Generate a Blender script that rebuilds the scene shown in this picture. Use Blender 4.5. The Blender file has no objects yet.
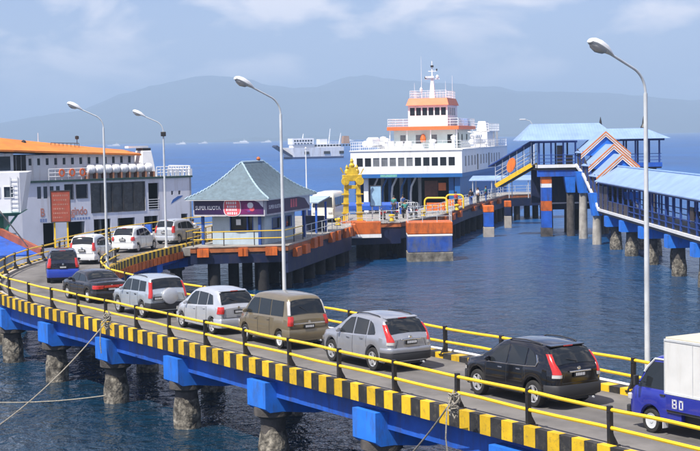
import bpy, bmesh, math, random
from mathutils import Vector, Matrix
random.seed(7)
R = math.radians
scene = bpy.context.scene
col = scene.collection

# ------------------------------------------------------------------ camera
CZ = 10.4                       # eye height over the water (road deck is at 3.1)
FPX = 1500.0                    # focal length in photo pixels (photo is 700 wide)
PITCH = math.atan(88.5 / FPX)
ROLL = R(1.1)
DECK = 3.1
def setup_camera():
    cam = bpy.data.cameras.new('camera'); o = bpy.data.objects.new('camera', cam); col.objects.link(o)
    cam.sensor_fit = 'HORIZONTAL'; cam.sensor_width = 36.0; cam.lens = FPX / 700 * 36
    cam.clip_start = 0.5; cam.clip_end = 120000
    f = Vector((0, math.cos(PITCH), -math.sin(PITCH))); r0 = Vector((1, 0, 0)); u0 = Vector((0, math.sin(PITCH), math.cos(PITCH)))
    c, s = math.cos(ROLL), math.sin(ROLL)
    r = c * r0 - s * u0; u = s * r0 + c * u0
    m = Matrix((r, u, -f)).transposed().to_4x4(); m.translation = (0, 0, CZ)
    o.matrix_world = m
    scene.camera = o
setup_camera()

# ------------------------------------------------------------------ sky and sun
SUN_DIR = Vector((-0.68, -0.73, 0)).normalized()
SUN_EL = R(56)
def setup_light():
    w = bpy.data.worlds.new('World'); scene.world = w; w.use_nodes = True
    nt = w.node_tree; N = nt.nodes; L = nt.links
    for n in list(N): N.remove(n)
    out = N.new('ShaderNodeOutputWorld'); bg = N.new('ShaderNodeBackground')
    sky = N.new('ShaderNodeTexSky'); sky.sky_type = 'NISHITA'; sky.sun_disc = False
    sky.sun_elevation = SUN_EL; sky.sun_rotation = math.atan2(SUN_DIR.x, SUN_DIR.y)
    sky.altitude = 0; sky.air_density = 1.0; sky.dust_density = 0.6; sky.ozone_density = 2.5
    tint = N.new('ShaderNodeMix'); tint.data_type = 'RGBA'; tint.blend_type = 'MULTIPLY'; tint.inputs[0].default_value = 1
    tint.inputs[7].default_value = (0.70, 0.66, 0.85, 1)
    L.new(sky.outputs[0], tint.inputs[6])
    # soft cumulus banks over the whole sky dome
    tc = N.new('ShaderNodeTexCoord')
    mp = N.new('ShaderNodeMapping'); mp.inputs['Scale'].default_value = (1, 1, 2.3); mp.inputs['Location'].default_value = (0.33, 0.0, 0.02)
    L.new(tc.outputs['Generated'], mp.inputs[0])
    n1 = N.new('ShaderNodeTexNoise'); n1.inputs['Scale'].default_value = 11.0; n1.inputs['Detail'].default_value = 7; n1.inputs['Roughness'].default_value = 0.52
    n1.inputs['Distortion'].default_value = 0.25
    L.new(mp.outputs[0], n1.inputs[0])
    r1 = N.new('ShaderNodeValToRGB'); r1.color_ramp.elements[0].position = 0.485; r1.color_ramp.elements[1].position = 0.62
    L.new(n1.outputs[0], r1.inputs[0])
    k = N.new('ShaderNodeMath'); k.operation = 'MULTIPLY'; k.inputs[1].default_value = 0.8
    L.new(r1.outputs[0], k.inputs[0])
    mx = N.new('ShaderNodeMix'); mx.data_type = 'RGBA'
    mx.inputs[7].default_value = (10.8, 9.6, 8.9, 1)
    L.new(k.outputs[0], mx.inputs[0]); L.new(tint.outputs[2], mx.inputs[6])
    L.new(mx.outputs[2], bg.inputs[0]); bg.inputs[1].default_value = 0.112
    L.new(bg.outputs[0], out.inputs[0])
    sd = bpy.data.lights.new('sun', 'SUN'); sd.energy = 5.0; sd.angle = R(0.5); sd.color = (1, 0.955, 0.88)
    so = bpy.data.objects.new('sun', sd); col.objects.link(so)
    d = Vector((SUN_DIR.x * math.cos(SUN_EL), SUN_DIR.y * math.cos(SUN_EL), math.sin(SUN_EL)))
    so.rotation_euler = d.to_track_quat('Z', 'Y').to_euler(); so.location = (-60, -30, 80)
setup_light()
vs = scene.view_settings
vs.view_transform = 'Standard'; vs.look = 'None'; vs.gamma = 1; vs.use_curve_mapping = False; vs.exposure = 0.6

# ------------------------------------------------------------------ helpers
def ray(u, v):
    """direction of a photo pixel"""
    x = (u - 350) / FPX; y = (225.5 - v) / FPX
    c, s = math.cos(ROLL), math.sin(ROLL)
    xr = c * x + s * y; yr = -s * x + c * y
    cp, sp = math.cos(PITCH), math.sin(PITCH)
    return Vector((xr, cp + yr * sp, -sp + yr * cp))
def at(u, v, z):
    d = ray(u, v); t = (z - CZ) / d.z
    return Vector((d.x * t, d.y * t, z))
def atd(u, v, Y):
    d = ray(u, v); t = Y / d.y
    return Vector((d.x * t, Y, CZ + d.z * t))

class MB:
    """collects faces of one mesh"""
    def __init__(self): self.v = []; self.f = []
    def add(self, vs, fs):
        b = len(self.v); self.v += [tuple(p) for p in vs]; self.f += [tuple(i + b for i in q) for q in fs]; return self
    def box(self, x0, x1, y0, y1, z0, z1):
        return self.add([(x0, y0, z0), (x1, y0, z0), (x1, y1, z0), (x0, y1, z0), (x0, y0, z1), (x1, y0, z1), (x1, y1, z1), (x0, y1, z1)],
                        [(0, 3, 2, 1), (4, 5, 6, 7), (0, 1, 5, 4), (1, 2, 6, 5), (2, 3, 7, 6), (3, 0, 4, 7)])
    def cbox(self, c, s, rz=0):
        hx, hy, hz = s[0] / 2, s[1] / 2, s[2] / 2; ca, sa = math.cos(rz), math.sin(rz)
        P = []
        for z in (-hz, hz):
            for (x, y) in ((-hx, -hy), (hx, -hy), (hx, hy), (-hx, hy)):
                P.append((c[0] + x * ca - y * sa, c[1] + x * sa + y * ca, c[2] + z))
        return self.add(P, [(0, 3, 2, 1), (4, 5, 6, 7), (0, 1, 5, 4), (1, 2, 6, 5), (2, 3, 7, 6), (3, 0, 4, 7)])
    def prism(self, poly, z0, z1, top=None):
        n = len(poly); top = top or poly
        zf0 = z0 if callable(z0) else (lambda p: z0); zf1 = z1 if callable(z1) else (lambda p: z1)
        P = [(p[0], p[1], zf0(p)) for p in poly] + [(p[0], p[1], zf1(p)) for p in top]
        F = [tuple(range(n - 1, -1, -1)), tuple(range(n, 2 * n))] + [(i, (i + 1) % n, n + (i + 1) % n, n + i) for i in range(n)]
        return self.add(P, F)
    def extr(self, poly, a, b):
        """closed polygon of 3-D points pushed by vector b-a"""
        n = len(poly); d = Vector(b) - Vector(a)
        P = [tuple(p) for p in poly] + [tuple(Vector(p) + d) for p in poly]
        return self.add(P, [tuple(range(n - 1, -1, -1)), tuple(range(n, 2 * n))] + [(i, (i + 1) % n, n + (i + 1) % n, n + i) for i in range(n)])
    def bar(self, p0, p1, w, h, up=(0, 0, 1)):
        p0 = Vector(p0); p1 = Vector(p1); d = (p1 - p0).normalized(); up = Vector(up)
        if abs(d.dot(up)) > 0.99: up = Vector((0, 1, 0))
        s = d.cross(up).normalized(); u = s.cross(d)
        P = []
        for p in (p0, p1):
            for (a, b) in ((-1, -1), (1, -1), (1, 1), (-1, 1)): P.append(p + s * a * w / 2 + u * b * h / 2)
        return self.add(P, [(0, 3, 2, 1), (4, 5, 6, 7), (0, 1, 5, 4), (1, 2, 6, 5), (2, 3, 7, 6), (3, 0, 4, 7)])
    def tube(self, pts, r, n=8, closed=False):
        pts = [Vector(p) for p in pts]; m = len(pts); rr = r if isinstance(r, (list, tuple)) else [r] * m
        P = []; F = []; prev = None
        for i, p in enumerate(pts):
            if closed: d = pts[(i + 1) % m] - pts[i - 1]
            else: d = pts[min(i + 1, m - 1)] - pts[max(i - 1, 0)]
            d.normalize()
            a = Vector((0, 0, 1)) if abs(d.z) < 0.95 else Vector((1, 0, 0))
            if prev is not None and abs(prev.dot(d)) < 0.99: a = prev
            s = d.cross(a).normalized(); u = s.cross(d); prev = u
            for k in range(n):
                t = 2 * math.pi * k / n
                P.append(p + (s * math.cos(t) + u * math.sin(t)) * rr[i])
        for i in range(m if closed else m - 1):
            j = (i + 1) % m
            for k in range(n): F.append((i * n + k, i * n + (k + 1) % n, j * n + (k + 1) % n, j * n + k))
        if not closed: F += [tuple(range(n - 1, -1, -1)), tuple((m - 1) * n + k for k in range(n))]
        return self.add(P, F)
    def lathe(self, prof, c=(0, 0, 0), n=16, axis='z', caps=True):
        P = []; F = []; m = len(prof)
        for (r, h) in prof:
            for k in range(n):
                t = 2 * math.pi * k / n; a, b = r * math.cos(t), r * math.sin(t)
                q = (a, b, h) if axis == 'z' else ((h, a, b) if axis == 'x' else (b, h, a))
                P.append((c[0] + q[0], c[1] + q[1], c[2] + q[2]))
        for i in range(m - 1):
            for k in range(n): F.append((i * n + k, i * n + (k + 1) % n, (i + 1) * n + (k + 1) % n, (i + 1) * n + k))
        if caps: F += [tuple(range(n - 1, -1, -1)), tuple((m - 1) * n + k for k in range(n))]
        return self.add(P, F)
    def poly(self, pts): return self.add(pts, [tuple(range(len(pts)))])
    def slab(self, pts, off):
        """flat polygon with a thickness vector"""
        return self.extr(pts, (0, 0, 0), off)
    def grid(self, rows, closed=False):
        n = len(rows[0]); P = [p for r in rows for p in r]; F = []
        for i in range(len(rows) - 1):
            for k in range(n - (0 if closed else 1)):
                F.append((i * n + k, i * n + (k + 1) % n, (i + 1) * n + (k + 1) % n, (i + 1) * n + k))
        return self.add(P, F)
    def mesh(self, name, mat, smooth=False, angle=40):
        me = bpy.data.meshes.new(name); me.from_pydata(self.v, [], self.f)
        bm = bmesh.new(); bm.from_mesh(me)
        bmesh.ops.recalc_face_normals(bm, faces=bm.faces)
        if smooth:
            for f in bm.faces: f.smooth = True
            for e in bm.edges:
                if len(e.link_faces) == 2 and e.calc_face_angle(0) > R(angle): e.smooth = False
        bm.to_mesh(me); bm.free()
        me.materials.append(mat); me.update()
        return me
    def build(self, name, mat, parent=None, smooth=False, bevel=0, angle=40, world=False, kind=None):
        if world and parent is not None:
            l = parent.location; self.v = [(p[0] - l.x, p[1] - l.y, p[2] - l.z) for p in self.v]
        o = bpy.data.objects.new(name, self.mesh(name, mat, smooth, angle)); col.objects.link(o)
        if parent is not None: o.parent = parent
        if bevel:
            b = o.modifiers.new('bevel', 'BEVEL'); b.width = bevel; b.segments = 2; b.limit_method = 'ANGLE'; b.angle_limit = R(50)
        if kind: o['kind'] = kind
        return o

def tag(o, label=None, cat=None, group=None, kind=None):
    if label: o['label'] = label
    if cat: o['category'] = cat
    if group: o['group'] = group
    if kind: o['kind'] = kind
    return o
def thing(name, label, cat, loc=(0, 0, 0), rz=0, group=None):
    o = bpy.data.objects.new(name, None); col.objects.link(o); o.empty_display_size = 0.3
    o.location = loc; o.rotation_euler = (0, 0, rz)
    return tag(o, label, cat, group)
def inst(name, me, parent=None, loc=(0, 0, 0), rot=(0, 0, 0), scale=(1, 1, 1)):
    o = bpy.data.objects.new(name, me); col.objects.link(o); o.parent = parent
    o.location = loc; o.rotation_euler = rot; o.scale = scale
    return o

# ------------------------------------------------------------------ materials
MATS = {}
def mat(name, c, rough=0.55, metal=0.0, var=0.12, scale=1.5, bump=0.0, bscale=30, dirt=None, damt=0.4, streak=1.0, coat=0.0, dscale=2.0, spec=None, dpos=0.5, rnd=0.0):
    """procedural paint / concrete / metal; dirt = stain colour, streak<1 stretches it into vertical runs"""
    if name in MATS: return MATS[name]
    m = bpy.data.materials.new(name); m.use_nodes = True; nt = m.node_tree; N = nt.nodes; L = nt.links
    b = N['Principled BSDF']
    b.inputs['Roughness'].default_value = rough; b.inputs['Metallic'].default_value = metal
    if coat: b.inputs['Coat Weight'].default_value = coat; b.inputs['Coat Roughness'].default_value = 0.06
    if spec is not None: b.inputs['Specular IOR Level'].default_value = spec
    g = N.new('ShaderNodeNewGeometry')
    n = N.new('ShaderNodeTexNoise'); n.inputs['Scale'].default_value = scale; n.inputs['Detail'].default_value = 6; n.inputs['Roughness'].default_value = 0.6
    L.new(g.outputs['Position'], n.inputs['Vector'])
    r = N.new('ShaderNodeValToRGB')
    lo = tuple(max(0, x * (1 - 1.6 * var)) for x in c); hi = tuple(min(1, x * (1 + 1.2 * var)) for x in c)
    r.color_ramp.elements[0].position = 0.3; r.color_ramp.elements[1].position = 0.72
    r.color_ramp.elements[0].color = lo + (1,); r.color_ramp.elements[1].color = hi + (1,)
    L.new(n.outputs[0], r.inputs[0]); out = r.outputs[0]
    if dirt:
        mp = N.new('ShaderNodeMapping'); mp.inputs['Scale'].default_value = (1, 1, streak); L.new(g.outputs['Position'], mp.inputs[0])
        n2 = N.new('ShaderNodeTexNoise'); n2.inputs['Scale'].default_value = dscale; n2.inputs['Detail'].default_value = 8; n2.inputs['Roughness'].default_value = 0.68
        L.new(mp.outputs[0], n2.inputs['Vector'])
        r2 = N.new('ShaderNodeValToRGB'); r2.color_ramp.elements[0].position = dpos; r2.color_ramp.elements[1].position = min(1, dpos + 0.2)
        L.new(n2.outputs[0], r2.inputs[0])
        k = N.new('ShaderNodeMath'); k.operation = 'MULTIPLY'; k.inputs[1].default_value = damt; L.new(r2.outputs[0], k.inputs[0])
        mx = N.new('ShaderNodeMix'); mx.data_type = 'RGBA'; mx.inputs[7].default_value = tuple(dirt) + (1,)
        L.new(k.outputs[0], mx.inputs[0]); L.new(out, mx.inputs[6]); out = mx.outputs[2]
    if rnd:     # every painted piece has faded a little differently
        oi = N.new('ShaderNodeObjectInfo'); m1 = N.new('ShaderNodeMapRange'); m1.inputs[3].default_value = 1 - rnd; m1.inputs[4].default_value = 1 + rnd * 0.35; L.new(oi.outputs['Random'], m1.inputs[0])
        vm = N.new('ShaderNodeVectorMath'); vm.operation = 'SCALE'; L.new(out, vm.inputs[0]); L.new(m1.outputs[0], vm.inputs['Scale']); out = vm.outputs[0]
    L.new(out, b.inputs['Base Color'])
    mr = N.new('ShaderNodeMapRange'); mr.inputs[3].default_value = max(0.02, rough - 0.08); mr.inputs[4].default_value = min(1, rough + 0.12)
    L.new(n.outputs[0], mr.inputs[0]); L.new(mr.outputs[0], b.inputs['Roughness'])
    if bump:
        n3 = N.new('ShaderNodeTexNoise'); n3.inputs['Scale'].default_value = bscale; n3.inputs['Detail'].default_value = 5
        L.new(g.outputs['Position'], n3.inputs['Vector'])
        bp = N.new('ShaderNodeBump'); bp.inputs['Strength'].default_value = bump; bp.inputs['Distance'].default_value = 0.03
        L.new(n3.outputs[0], bp.inputs['Height']); L.new(bp.outputs[0], b.inputs['Normal'])
    MATS[name] = m
    return m
RUST = (0.16, 0.07, 0.03); GRIME = (0.10, 0.09, 0.075)
asphalt = mat('asphalt', (0.155, 0.145, 0.136), 0.85, var=0.16, scale=0.7, bump=0.35, bscale=60, dirt=(0.05, 0.047, 0.045), damt=0.5, dscale=0.55, dpos=0.48)
concrete = mat('concrete', (0.30, 0.285, 0.26), 0.85, var=0.2, scale=1.2, bump=0.4, bscale=25, dirt=GRIME, damt=0.5, dscale=1.1)
pale_concrete = mat('pale_concrete', (0.42, 0.38, 0.33), 0.85, var=0.2, scale=2.0, bump=0.4, bscale=25, dirt=GRIME, damt=0.4)
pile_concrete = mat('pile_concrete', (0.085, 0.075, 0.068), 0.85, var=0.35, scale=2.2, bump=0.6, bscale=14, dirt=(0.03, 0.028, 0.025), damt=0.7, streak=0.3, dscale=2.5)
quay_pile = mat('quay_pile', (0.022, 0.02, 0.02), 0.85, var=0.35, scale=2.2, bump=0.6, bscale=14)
crust = mat('barnacle_crust', (0.25, 0.225, 0.18), 0.95, var=0.6, scale=6, bump=1.0, bscale=14, dirt=(0.035, 0.03, 0.025), damt=0.95, dscale=2.6, dpos=0.42)
y_paint = mat('yellow_paint', (0.80, 0.50, 0.015), 0.55, var=0.1, scale=3, bump=0.15, dirt=(0.16, 0.12, 0.06), damt=0.75, dscale=7, dpos=0.54, rnd=0.25)
y_rail = mat('yellow_rail_paint', (0.82, 0.53, 0.02), 0.4, var=0.06, scale=2, dirt=(0.3, 0.17, 0.05), damt=0.5, dscale=6, dpos=0.58)
k_paint = mat('black_paint', (0.035, 0.033, 0.032), 0.6, var=0.3, scale=3, bump=0.2, dirt=(0.20, 0.17, 0.12), damt=0.5, dscale=7, dpos=0.54, rnd=0.3)
k_metal = mat('black_metal', (0.018, 0.017, 0.017), 0.45, var=0.2, dirt=(0.08, 0.05, 0.03), damt=0.4, dscale=7)
b_beam = mat('blue_beam_paint', (0.018, 0.105, 0.50), 0.5, var=0.18, scale=1.2, dirt=(0.05, 0.05, 0.07), damt=0.6, streak=0.2, dscale=2.2, dpos=0.48)
b_cap = mat('bright_blue_paint', (0.025, 0.20, 0.78), 0.5, var=0.1, scale=1.5, dirt=(0.06, 0.09, 0.16), damt=0.65, streak=0.25, dscale=3, dpos=0.5, rnd=0.2)
navy = mat('navy_paint', (0.005, 0.012, 0.05), 0.5, var=0.25, scale=1.0, dirt=(0.05, 0.04, 0.04), damt=0.6, streak=0.25, dscale=1.8)
o_paint = mat('orange_paint', (0.80, 0.17, 0.02), 0.5, var=0.12, scale=1.6, dirt=(0.16, 0.06, 0.03), damt=0.7, streak=0.3, dscale=2.6, dpos=0.47, rnd=0.35)
w_paint = mat('white_paint', (0.78, 0.78, 0.77), 0.45, var=0.05, scale=0.8, dirt=(0.42, 0.33, 0.24), damt=0.4, streak=0.12, dscale=1.6, dpos=0.56)
w_clean = mat('clean_white_paint', (0.80, 0.80, 0.80), 0.4, var=0.04, scale=1.0)
w_ship = mat('ship_white_paint', (0.70, 0.71, 0.73), 0.45, var=0.06, scale=0.5, dirt=(0.33, 0.22, 0.15), damt=0.6, streak=0.1, dscale=1.1, dpos=0.54)
galv = mat('galvanised_steel', (0.62, 0.64, 0.65), 0.45, metal=0.15, var=0.1, scale=2, dirt=(0.25, 0.22, 0.2), damt=0.3, streak=0.2)
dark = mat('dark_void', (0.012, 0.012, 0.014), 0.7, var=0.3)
dark_grey = mat('dark_grey_steel', (0.05, 0.052, 0.056), 0.5, var=0.25, dirt=RUST, damt=0.3)
rubber = mat('rubber', (0.022, 0.021, 0.02), 0.8, var=0.2, scale=6)
alloy = mat('alloy_wheel', (0.62, 0.62, 0.63), 0.3, metal=0.6, var=0.08, scale=8)
hub_dark = mat('hub_dark', (0.03, 0.03, 0.032), 0.6)
chrome = mat('chrome', (0.75, 0.76, 0.78), 0.15, metal=1.0, var=0.03)
tail_red = mat('tail_lamp_red', (0.50, 0.018, 0.010), 0.15, var=0.12, scale=12, coat=1)
tail_clear = mat('lamp_clear', (0.5, 0.48, 0.46), 0.12, var=0.06, coat=1)
plate_black = mat('plate_black', (0.015, 0.015, 0.015), 0.4)
plastic = mat('black_plastic', (0.028, 0.028, 0.03), 0.55, var=0.15)
rope_m = mat('rope_fibre', (0.33, 0.30, 0.24), 0.95, var=0.25, scale=20, bump=0.6, bscale=60)

def glass_mat(name, c, rough=0.04):
    m = bpy.data.materials.new(name); m.use_nodes = True; b = m.node_tree.nodes['Principled BSDF']
    b.inputs['Base Color'].default_value = tuple(c) + (1,); b.inputs['Roughness'].default_value = rough
    b.inputs['IOR'].default_value = 1.5
    MATS[name] = m; return m
car_glass = glass_mat('tinted_glass', (0.016, 0.019, 0.022))
ship_glass = glass_mat('ship_window_glass', (0.045, 0.06, 0.075), 0.12)
shop_glass = glass_mat('booth_glass', (0.012, 0.014, 0.018), 0.08)

def roof_mat(name, c, period=0.25, axis='x', dirt=(0.2, 0.22, 0.25)):
    """sheet metal with fine standing ribs along one axis of the object"""
    m = mat(name, c, 0.5, var=0.12, scale=0.6, dirt=dirt, damt=0.4, dscale=0.9, dpos=0.52)
    nt = m.node_tree; N = nt.nodes; L = nt.links
    tc = N.new('ShaderNodeTexCoord'); sp = N.new('ShaderNodeSeparateXYZ'); L.new(tc.outputs['Object'], sp.inputs[0])
    k = N.new('ShaderNodeMath'); k.operation = 'MULTIPLY'; k.inputs[1].default_value = 2 * math.pi / period; L.new(sp.outputs['XYZ'.index(axis.upper())], k.inputs[0])
    s = N.new('ShaderNodeMath'); s.operation = 'SINE'; L.new(k.outputs[0], s.inputs[0])
    bp = N.new('ShaderNodeBump'); bp.inputs['Strength'].default_value = 0.25; bp.inputs['Distance'].default_value = 0.02
    L.new(s.outputs[0], bp.inputs['Height']); L.new(bp.outputs[0], N['Principled BSDF'].inputs['Normal'])
    return m
# ------------------------------------------------------------------ water, far land, haze
def water_mat():
    m = bpy.data.materials.new('sea_water'); m.use_nodes = True; nt = m.node_tree; N = nt.nodes; L = nt.links
    b = N['Principled BSDF']; b.inputs['Roughness'].default_value = 0.14; b.inputs['IOR'].default_value = 1.333
    g = N.new('ShaderNodeNewGeometry')
    def noise(scale, sx, sy, det, rough=0.55, rot=0.3, dist=0.0):
        mp = N.new('ShaderNodeMapping'); mp.inputs['Scale'].default_value = (sx, sy, 1); mp.inputs['Rotation'].default_value = (0, 0, rot); L.new(g.outputs['Position'], mp.inputs[0])
        n = N.new('ShaderNodeTexNoise'); n.inputs['Scale'].default_value = scale; n.inputs['Detail'].default_value = det; n.inputs['Roughness'].default_value = rough
        n.inputs['Distortion'].default_value = dist
        L.new(mp.outputs[0], n.inputs['Vector']); return n
    big = noise(0.03, 1, 0.4, 4)                      # gusts
    sep = N.new('ShaderNodeSeparateXYZ'); L.new(g.outputs['Position'], sep.inputs[0])
    off = N.new('ShaderNodeMapRange'); off.interpolation_type = 'SMOOTHSTEP'; off.inputs[1].default_value = 48; off.inputs[2].default_value = 230; L.new(sep.outputs[1], off.inputs[0])   # darker colour near, bluer and rougher farther out
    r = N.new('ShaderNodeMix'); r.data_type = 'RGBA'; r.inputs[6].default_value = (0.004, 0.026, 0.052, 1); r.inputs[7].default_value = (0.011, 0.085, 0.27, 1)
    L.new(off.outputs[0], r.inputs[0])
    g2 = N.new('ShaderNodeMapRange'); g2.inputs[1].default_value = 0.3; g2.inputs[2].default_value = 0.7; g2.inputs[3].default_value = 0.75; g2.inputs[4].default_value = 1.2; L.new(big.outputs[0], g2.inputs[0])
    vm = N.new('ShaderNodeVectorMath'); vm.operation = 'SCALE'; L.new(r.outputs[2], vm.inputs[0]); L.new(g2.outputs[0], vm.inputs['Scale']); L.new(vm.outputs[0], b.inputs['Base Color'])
    rr = N.new('ShaderNodeMapRange'); rr.inputs[3].default_value = 0.10; rr.inputs[4].default_value = 0.38; L.new(off.outputs[0], rr.inputs[0]); L.new(rr.outputs[0], b.inputs['Roughness'])
    # chop: three sizes of ripple
    a1 = noise(0.9, 1, 0.8, 4, 0.55, 0.5, 0.6); a2 = noise(2.6, 1, 0.75, 3, 0.55, -0.2, 0.4); a3 = noise(0.16, 1, 0.6, 3, 0.5, 0.2)
    def mul(n, k):
        q = N.new('ShaderNodeMath'); q.operation = 'MULTIPLY'; q.inputs[1].default_value = k; L.new(n.outputs[0], q.inputs[0]); return q
    s1 = N.new('ShaderNodeMath'); L.new(mul(a1, 0.42).outputs[0], s1.inputs[0]); L.new(mul(a2, 0.19).outputs[0], s1.inputs[1])
    s2 = N.new('ShaderNodeMath'); L.new(s1.outputs[0], s2.inputs[0]); L.new(mul(a3, 1.5).outputs[0], s2.inputs[1])
    bp = N.new('ShaderNodeBump'); bp.inputs['Strength'].default_value = 1.0; bp.inputs['Distance'].default_value = 1.0
    g3 = N.new('ShaderNodeMapRange'); g3.inputs[1].default_value = 0.35; g3.inputs[2].default_value = 0.65; g3.inputs[3].default_value = 0.55; g3.inputs[4].default_value = 1.0; L.new(big.outputs[0], g3.inputs[0]); L.new(g3.outputs[0], bp.inputs['Strength'])
    L.new(s2.outputs[0], bp.inputs['Height']); L.new(bp.outputs[0], b.inputs['Normal'])
    return m
def make_sea():
    mb = MB(); n = 96
    rad = [30, 60, 120, 250, 600, 1500, 4000, 10000, 20000, 30000]
    P = [(0, 60, 0)] + [(math.cos(2 * math.pi * k / n) * r, 60 + math.sin(2 * math.pi * k / n) * r, 0) for r in rad for k in range(n)]
    F = [(0, 1 + k, 1 + (k + 1) % n) for k in range(n)]
    for i in range(len(rad) - 1):
        for k in range(n): F.append((1 + i * n + k, 1 + i * n + (k + 1) % n, 1 + (i + 1) * n + (k + 1) % n, 1 + (i + 1) * n + k))
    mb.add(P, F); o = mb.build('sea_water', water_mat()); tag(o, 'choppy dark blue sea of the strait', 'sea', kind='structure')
make_sea()

def make_mountains():
    from mathutils import noise
    hill = mat('far_forest', (0.028, 0.05, 0.055), 0.95, var=0.3, scale=0.002)
    Y0 = 9000.0
    prof = [(-400, 6), (-120, 10), (0, 22), (40, 30), (80, 40), (120, 52), (160, 62), (190, 69), (230, 70), (300, 66), (360, 70), (430, 72), (470, 64), (520, 52), (580, 45), (640, 39), (700, 32), (800, 24), (1000, 12), (1200, 5)]
    def ph(u):
        for (a, b), (c, d) in zip(prof, prof[1:]):
            if a <= u <= c: t = (u - a) / (c - a); return b + (d - b) * t
        return 0
    rows = []; us = [-400 + 8 * i for i in range(201)]
    for j in range(26):
        t = j / 25.0; Y = Y0 - 1800 + 3600 * t; row = []
        for u in us:
            X = (u - 350) / FPX * Y0
            env = max(0.0, 1 - abs(t - 0.5) * 2) ** 0.8
            h = ph(u) / FPX * Y0 * env
            p = Vector((X * 0.001, Y * 0.001, 0.3))
            h *= 0.90 + 0.22 * noise.fractal(p, 0.9, 2.1, 6) + 0.30 * (0.5 - abs(noise.noise(p * 2.3 + Vector((3, 0, 0))))) * (1 - env * 0.5)
            row.append((X, Y, max(-2, h)))
        rows.append(row)
    mb = MB(); mb.grid(rows); o = mb.build('mountains', hill, smooth=True, angle=180); tag(o, 'long hazy blue mountain range across the strait', 'mountains', kind='structure')
    # low wooded coast in front of the range
    mb = MB(); rows = []
    for j in range(5):
        t = j / 4.0; row = []
        for i in range(161):
            u = -250 + i * 8; X = (u - 350) / FPX * 6000
            h = (9 + 17 * max(0, noise.fractal(Vector((u * 0.011, 3.1, 0)), 0.8, 2.0, 5) + 0.25)) * math.sin(math.pi * t) * (1 if u < 560 else max(0, 1 - (u - 560) / 120)) - 1.0
            row.append((X, 6000 + 500 * t, h))
        rows.append(row)
    mb.grid(rows); o = mb.build('coast', hill, smooth=True, angle=180); tag(o, 'low far coastline under the mountains', 'coast', kind='structure')
make_mountains()
def make_haze():
    mb = MB(); mb.box(-31000, 31000, -31000, 31000, -4, 520)
    m = bpy.data.materials.new('sea_haze'); m.use_nodes = True; N = m.node_tree.nodes
    for n in list(N): N.remove(n)
    out = N.new('ShaderNodeOutputMaterial'); v = N.new('ShaderNodeVolumePrincipled')
    v.inputs['Color'].default_value = (0.53, 0.73, 1.0, 1); v.inputs['Density'].default_value = 2.4e-4; v.inputs['Anisotropy'].default_value = 0.0
    m.node_tree.links.new(v.outputs[0], out.inputs['Volume'])
    o = mb.build('haze', m); tag(o, 'pale blue sea haze filling the air', 'haze', kind='stuff')
make_haze()

# ------------------------------------------------------------------ the curved road trestle
D31 = Vector((-0.5225, 0.8526)); N31 = Vector((0.8526, 0.5225))
def PT(n, t): p = N31 * n + D31 * t; return (p.x, p.y)
NC = 25.45
ctrl = [PT(NC, -6), PT(NC, 4), PT(NC, 12), PT(NC, 20), PT(NC, 30), PT(NC, 40), PT(NC, 50), PT(NC, 58), PT(NC, 64), (-14.35, 73.0), (-15.95, 79.0), (-16.55, 85), (-16.35, 91), (-15.4, 97.5), (-13.9, 104.5), (-12.2, 111)]
def catmull(P, step=0.25):
    P = [Vector(p) for p in P]; Q = [2 * P[0] - P[1]] + P + [2 * P[-1] - P[-2]]; out = []
    for i in range(1, len(Q) - 2):
        for k in range(40):
            t = k / 40.0; a, b, c, d = Q[i - 1], Q[i], Q[i + 1], Q[i + 2]
            out.append(0.5 * ((2 * b) + (c - a) * t + (2 * a - 5 * b + 4 * c - d) * t * t + (3 * b - a - 3 * c + d) * t ** 3))
    out.append(P[-1]); res = [out[0]]; acc = 0
    for p, q in zip(out, out[1:]):
        l = (q - p).length
        while acc + l >= step:
            f = (step - acc) / l; p = p + (q - p) * f; res.append(p.copy()); l = (q - p).length; acc = 0
        acc += l
    return res
PATH = catmull(ctrl); STEP = 0.25; SMAX = (len(PATH) - 1) * STEP
def C(s):
    f = max(0, min(len(PATH) - 1.001, s / STEP)); i = int(f); a, b = PATH[i], PATH[i + 1]
    d = PATH[min(i + 2, len(PATH) - 1)] - PATH[max(i - 1, 0)]; d.normalize()
    return a + (b - a) * (f - i), d
def OFF(s, o, z):
    p, d = C(s); return Vector((p.x + d.y * o, p.y - d.x * o, z))
def T2S(t): return t + 6.0
def heading(s): d = C(s)[1]; return math.atan2(d.y, d.x) - math.pi / 2
def strip(o0, o1, z0, z1, s0, s1, ds=0.5):
    mb = MB(); rows = []; n = max(2, int((s1 - s0) / ds))
    for i in range(n + 1):
        s = s0 + (s1 - s0) * i / n
        rows.append([OFF(s, o0, z0), OFF(s, o1, z0), OFF(s, o1, z1), OFF(s, o0, z1)])
    mb.grid(rows, closed=True); mb.poly(rows[0]); mb.poly(rows[-1])
    return mb
def sheet(o0, o1, z, s0, s1, ds=0.5):
    mb = MB(); n = max(2, int((s1 - s0) / ds)); mb.grid([[OFF(s0 + (s1 - s0) * i / n, o0, z), OFF(s0 + (s1 - s0) * i / n, o1, z)] for i in range(n + 1)]); return mb

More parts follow.
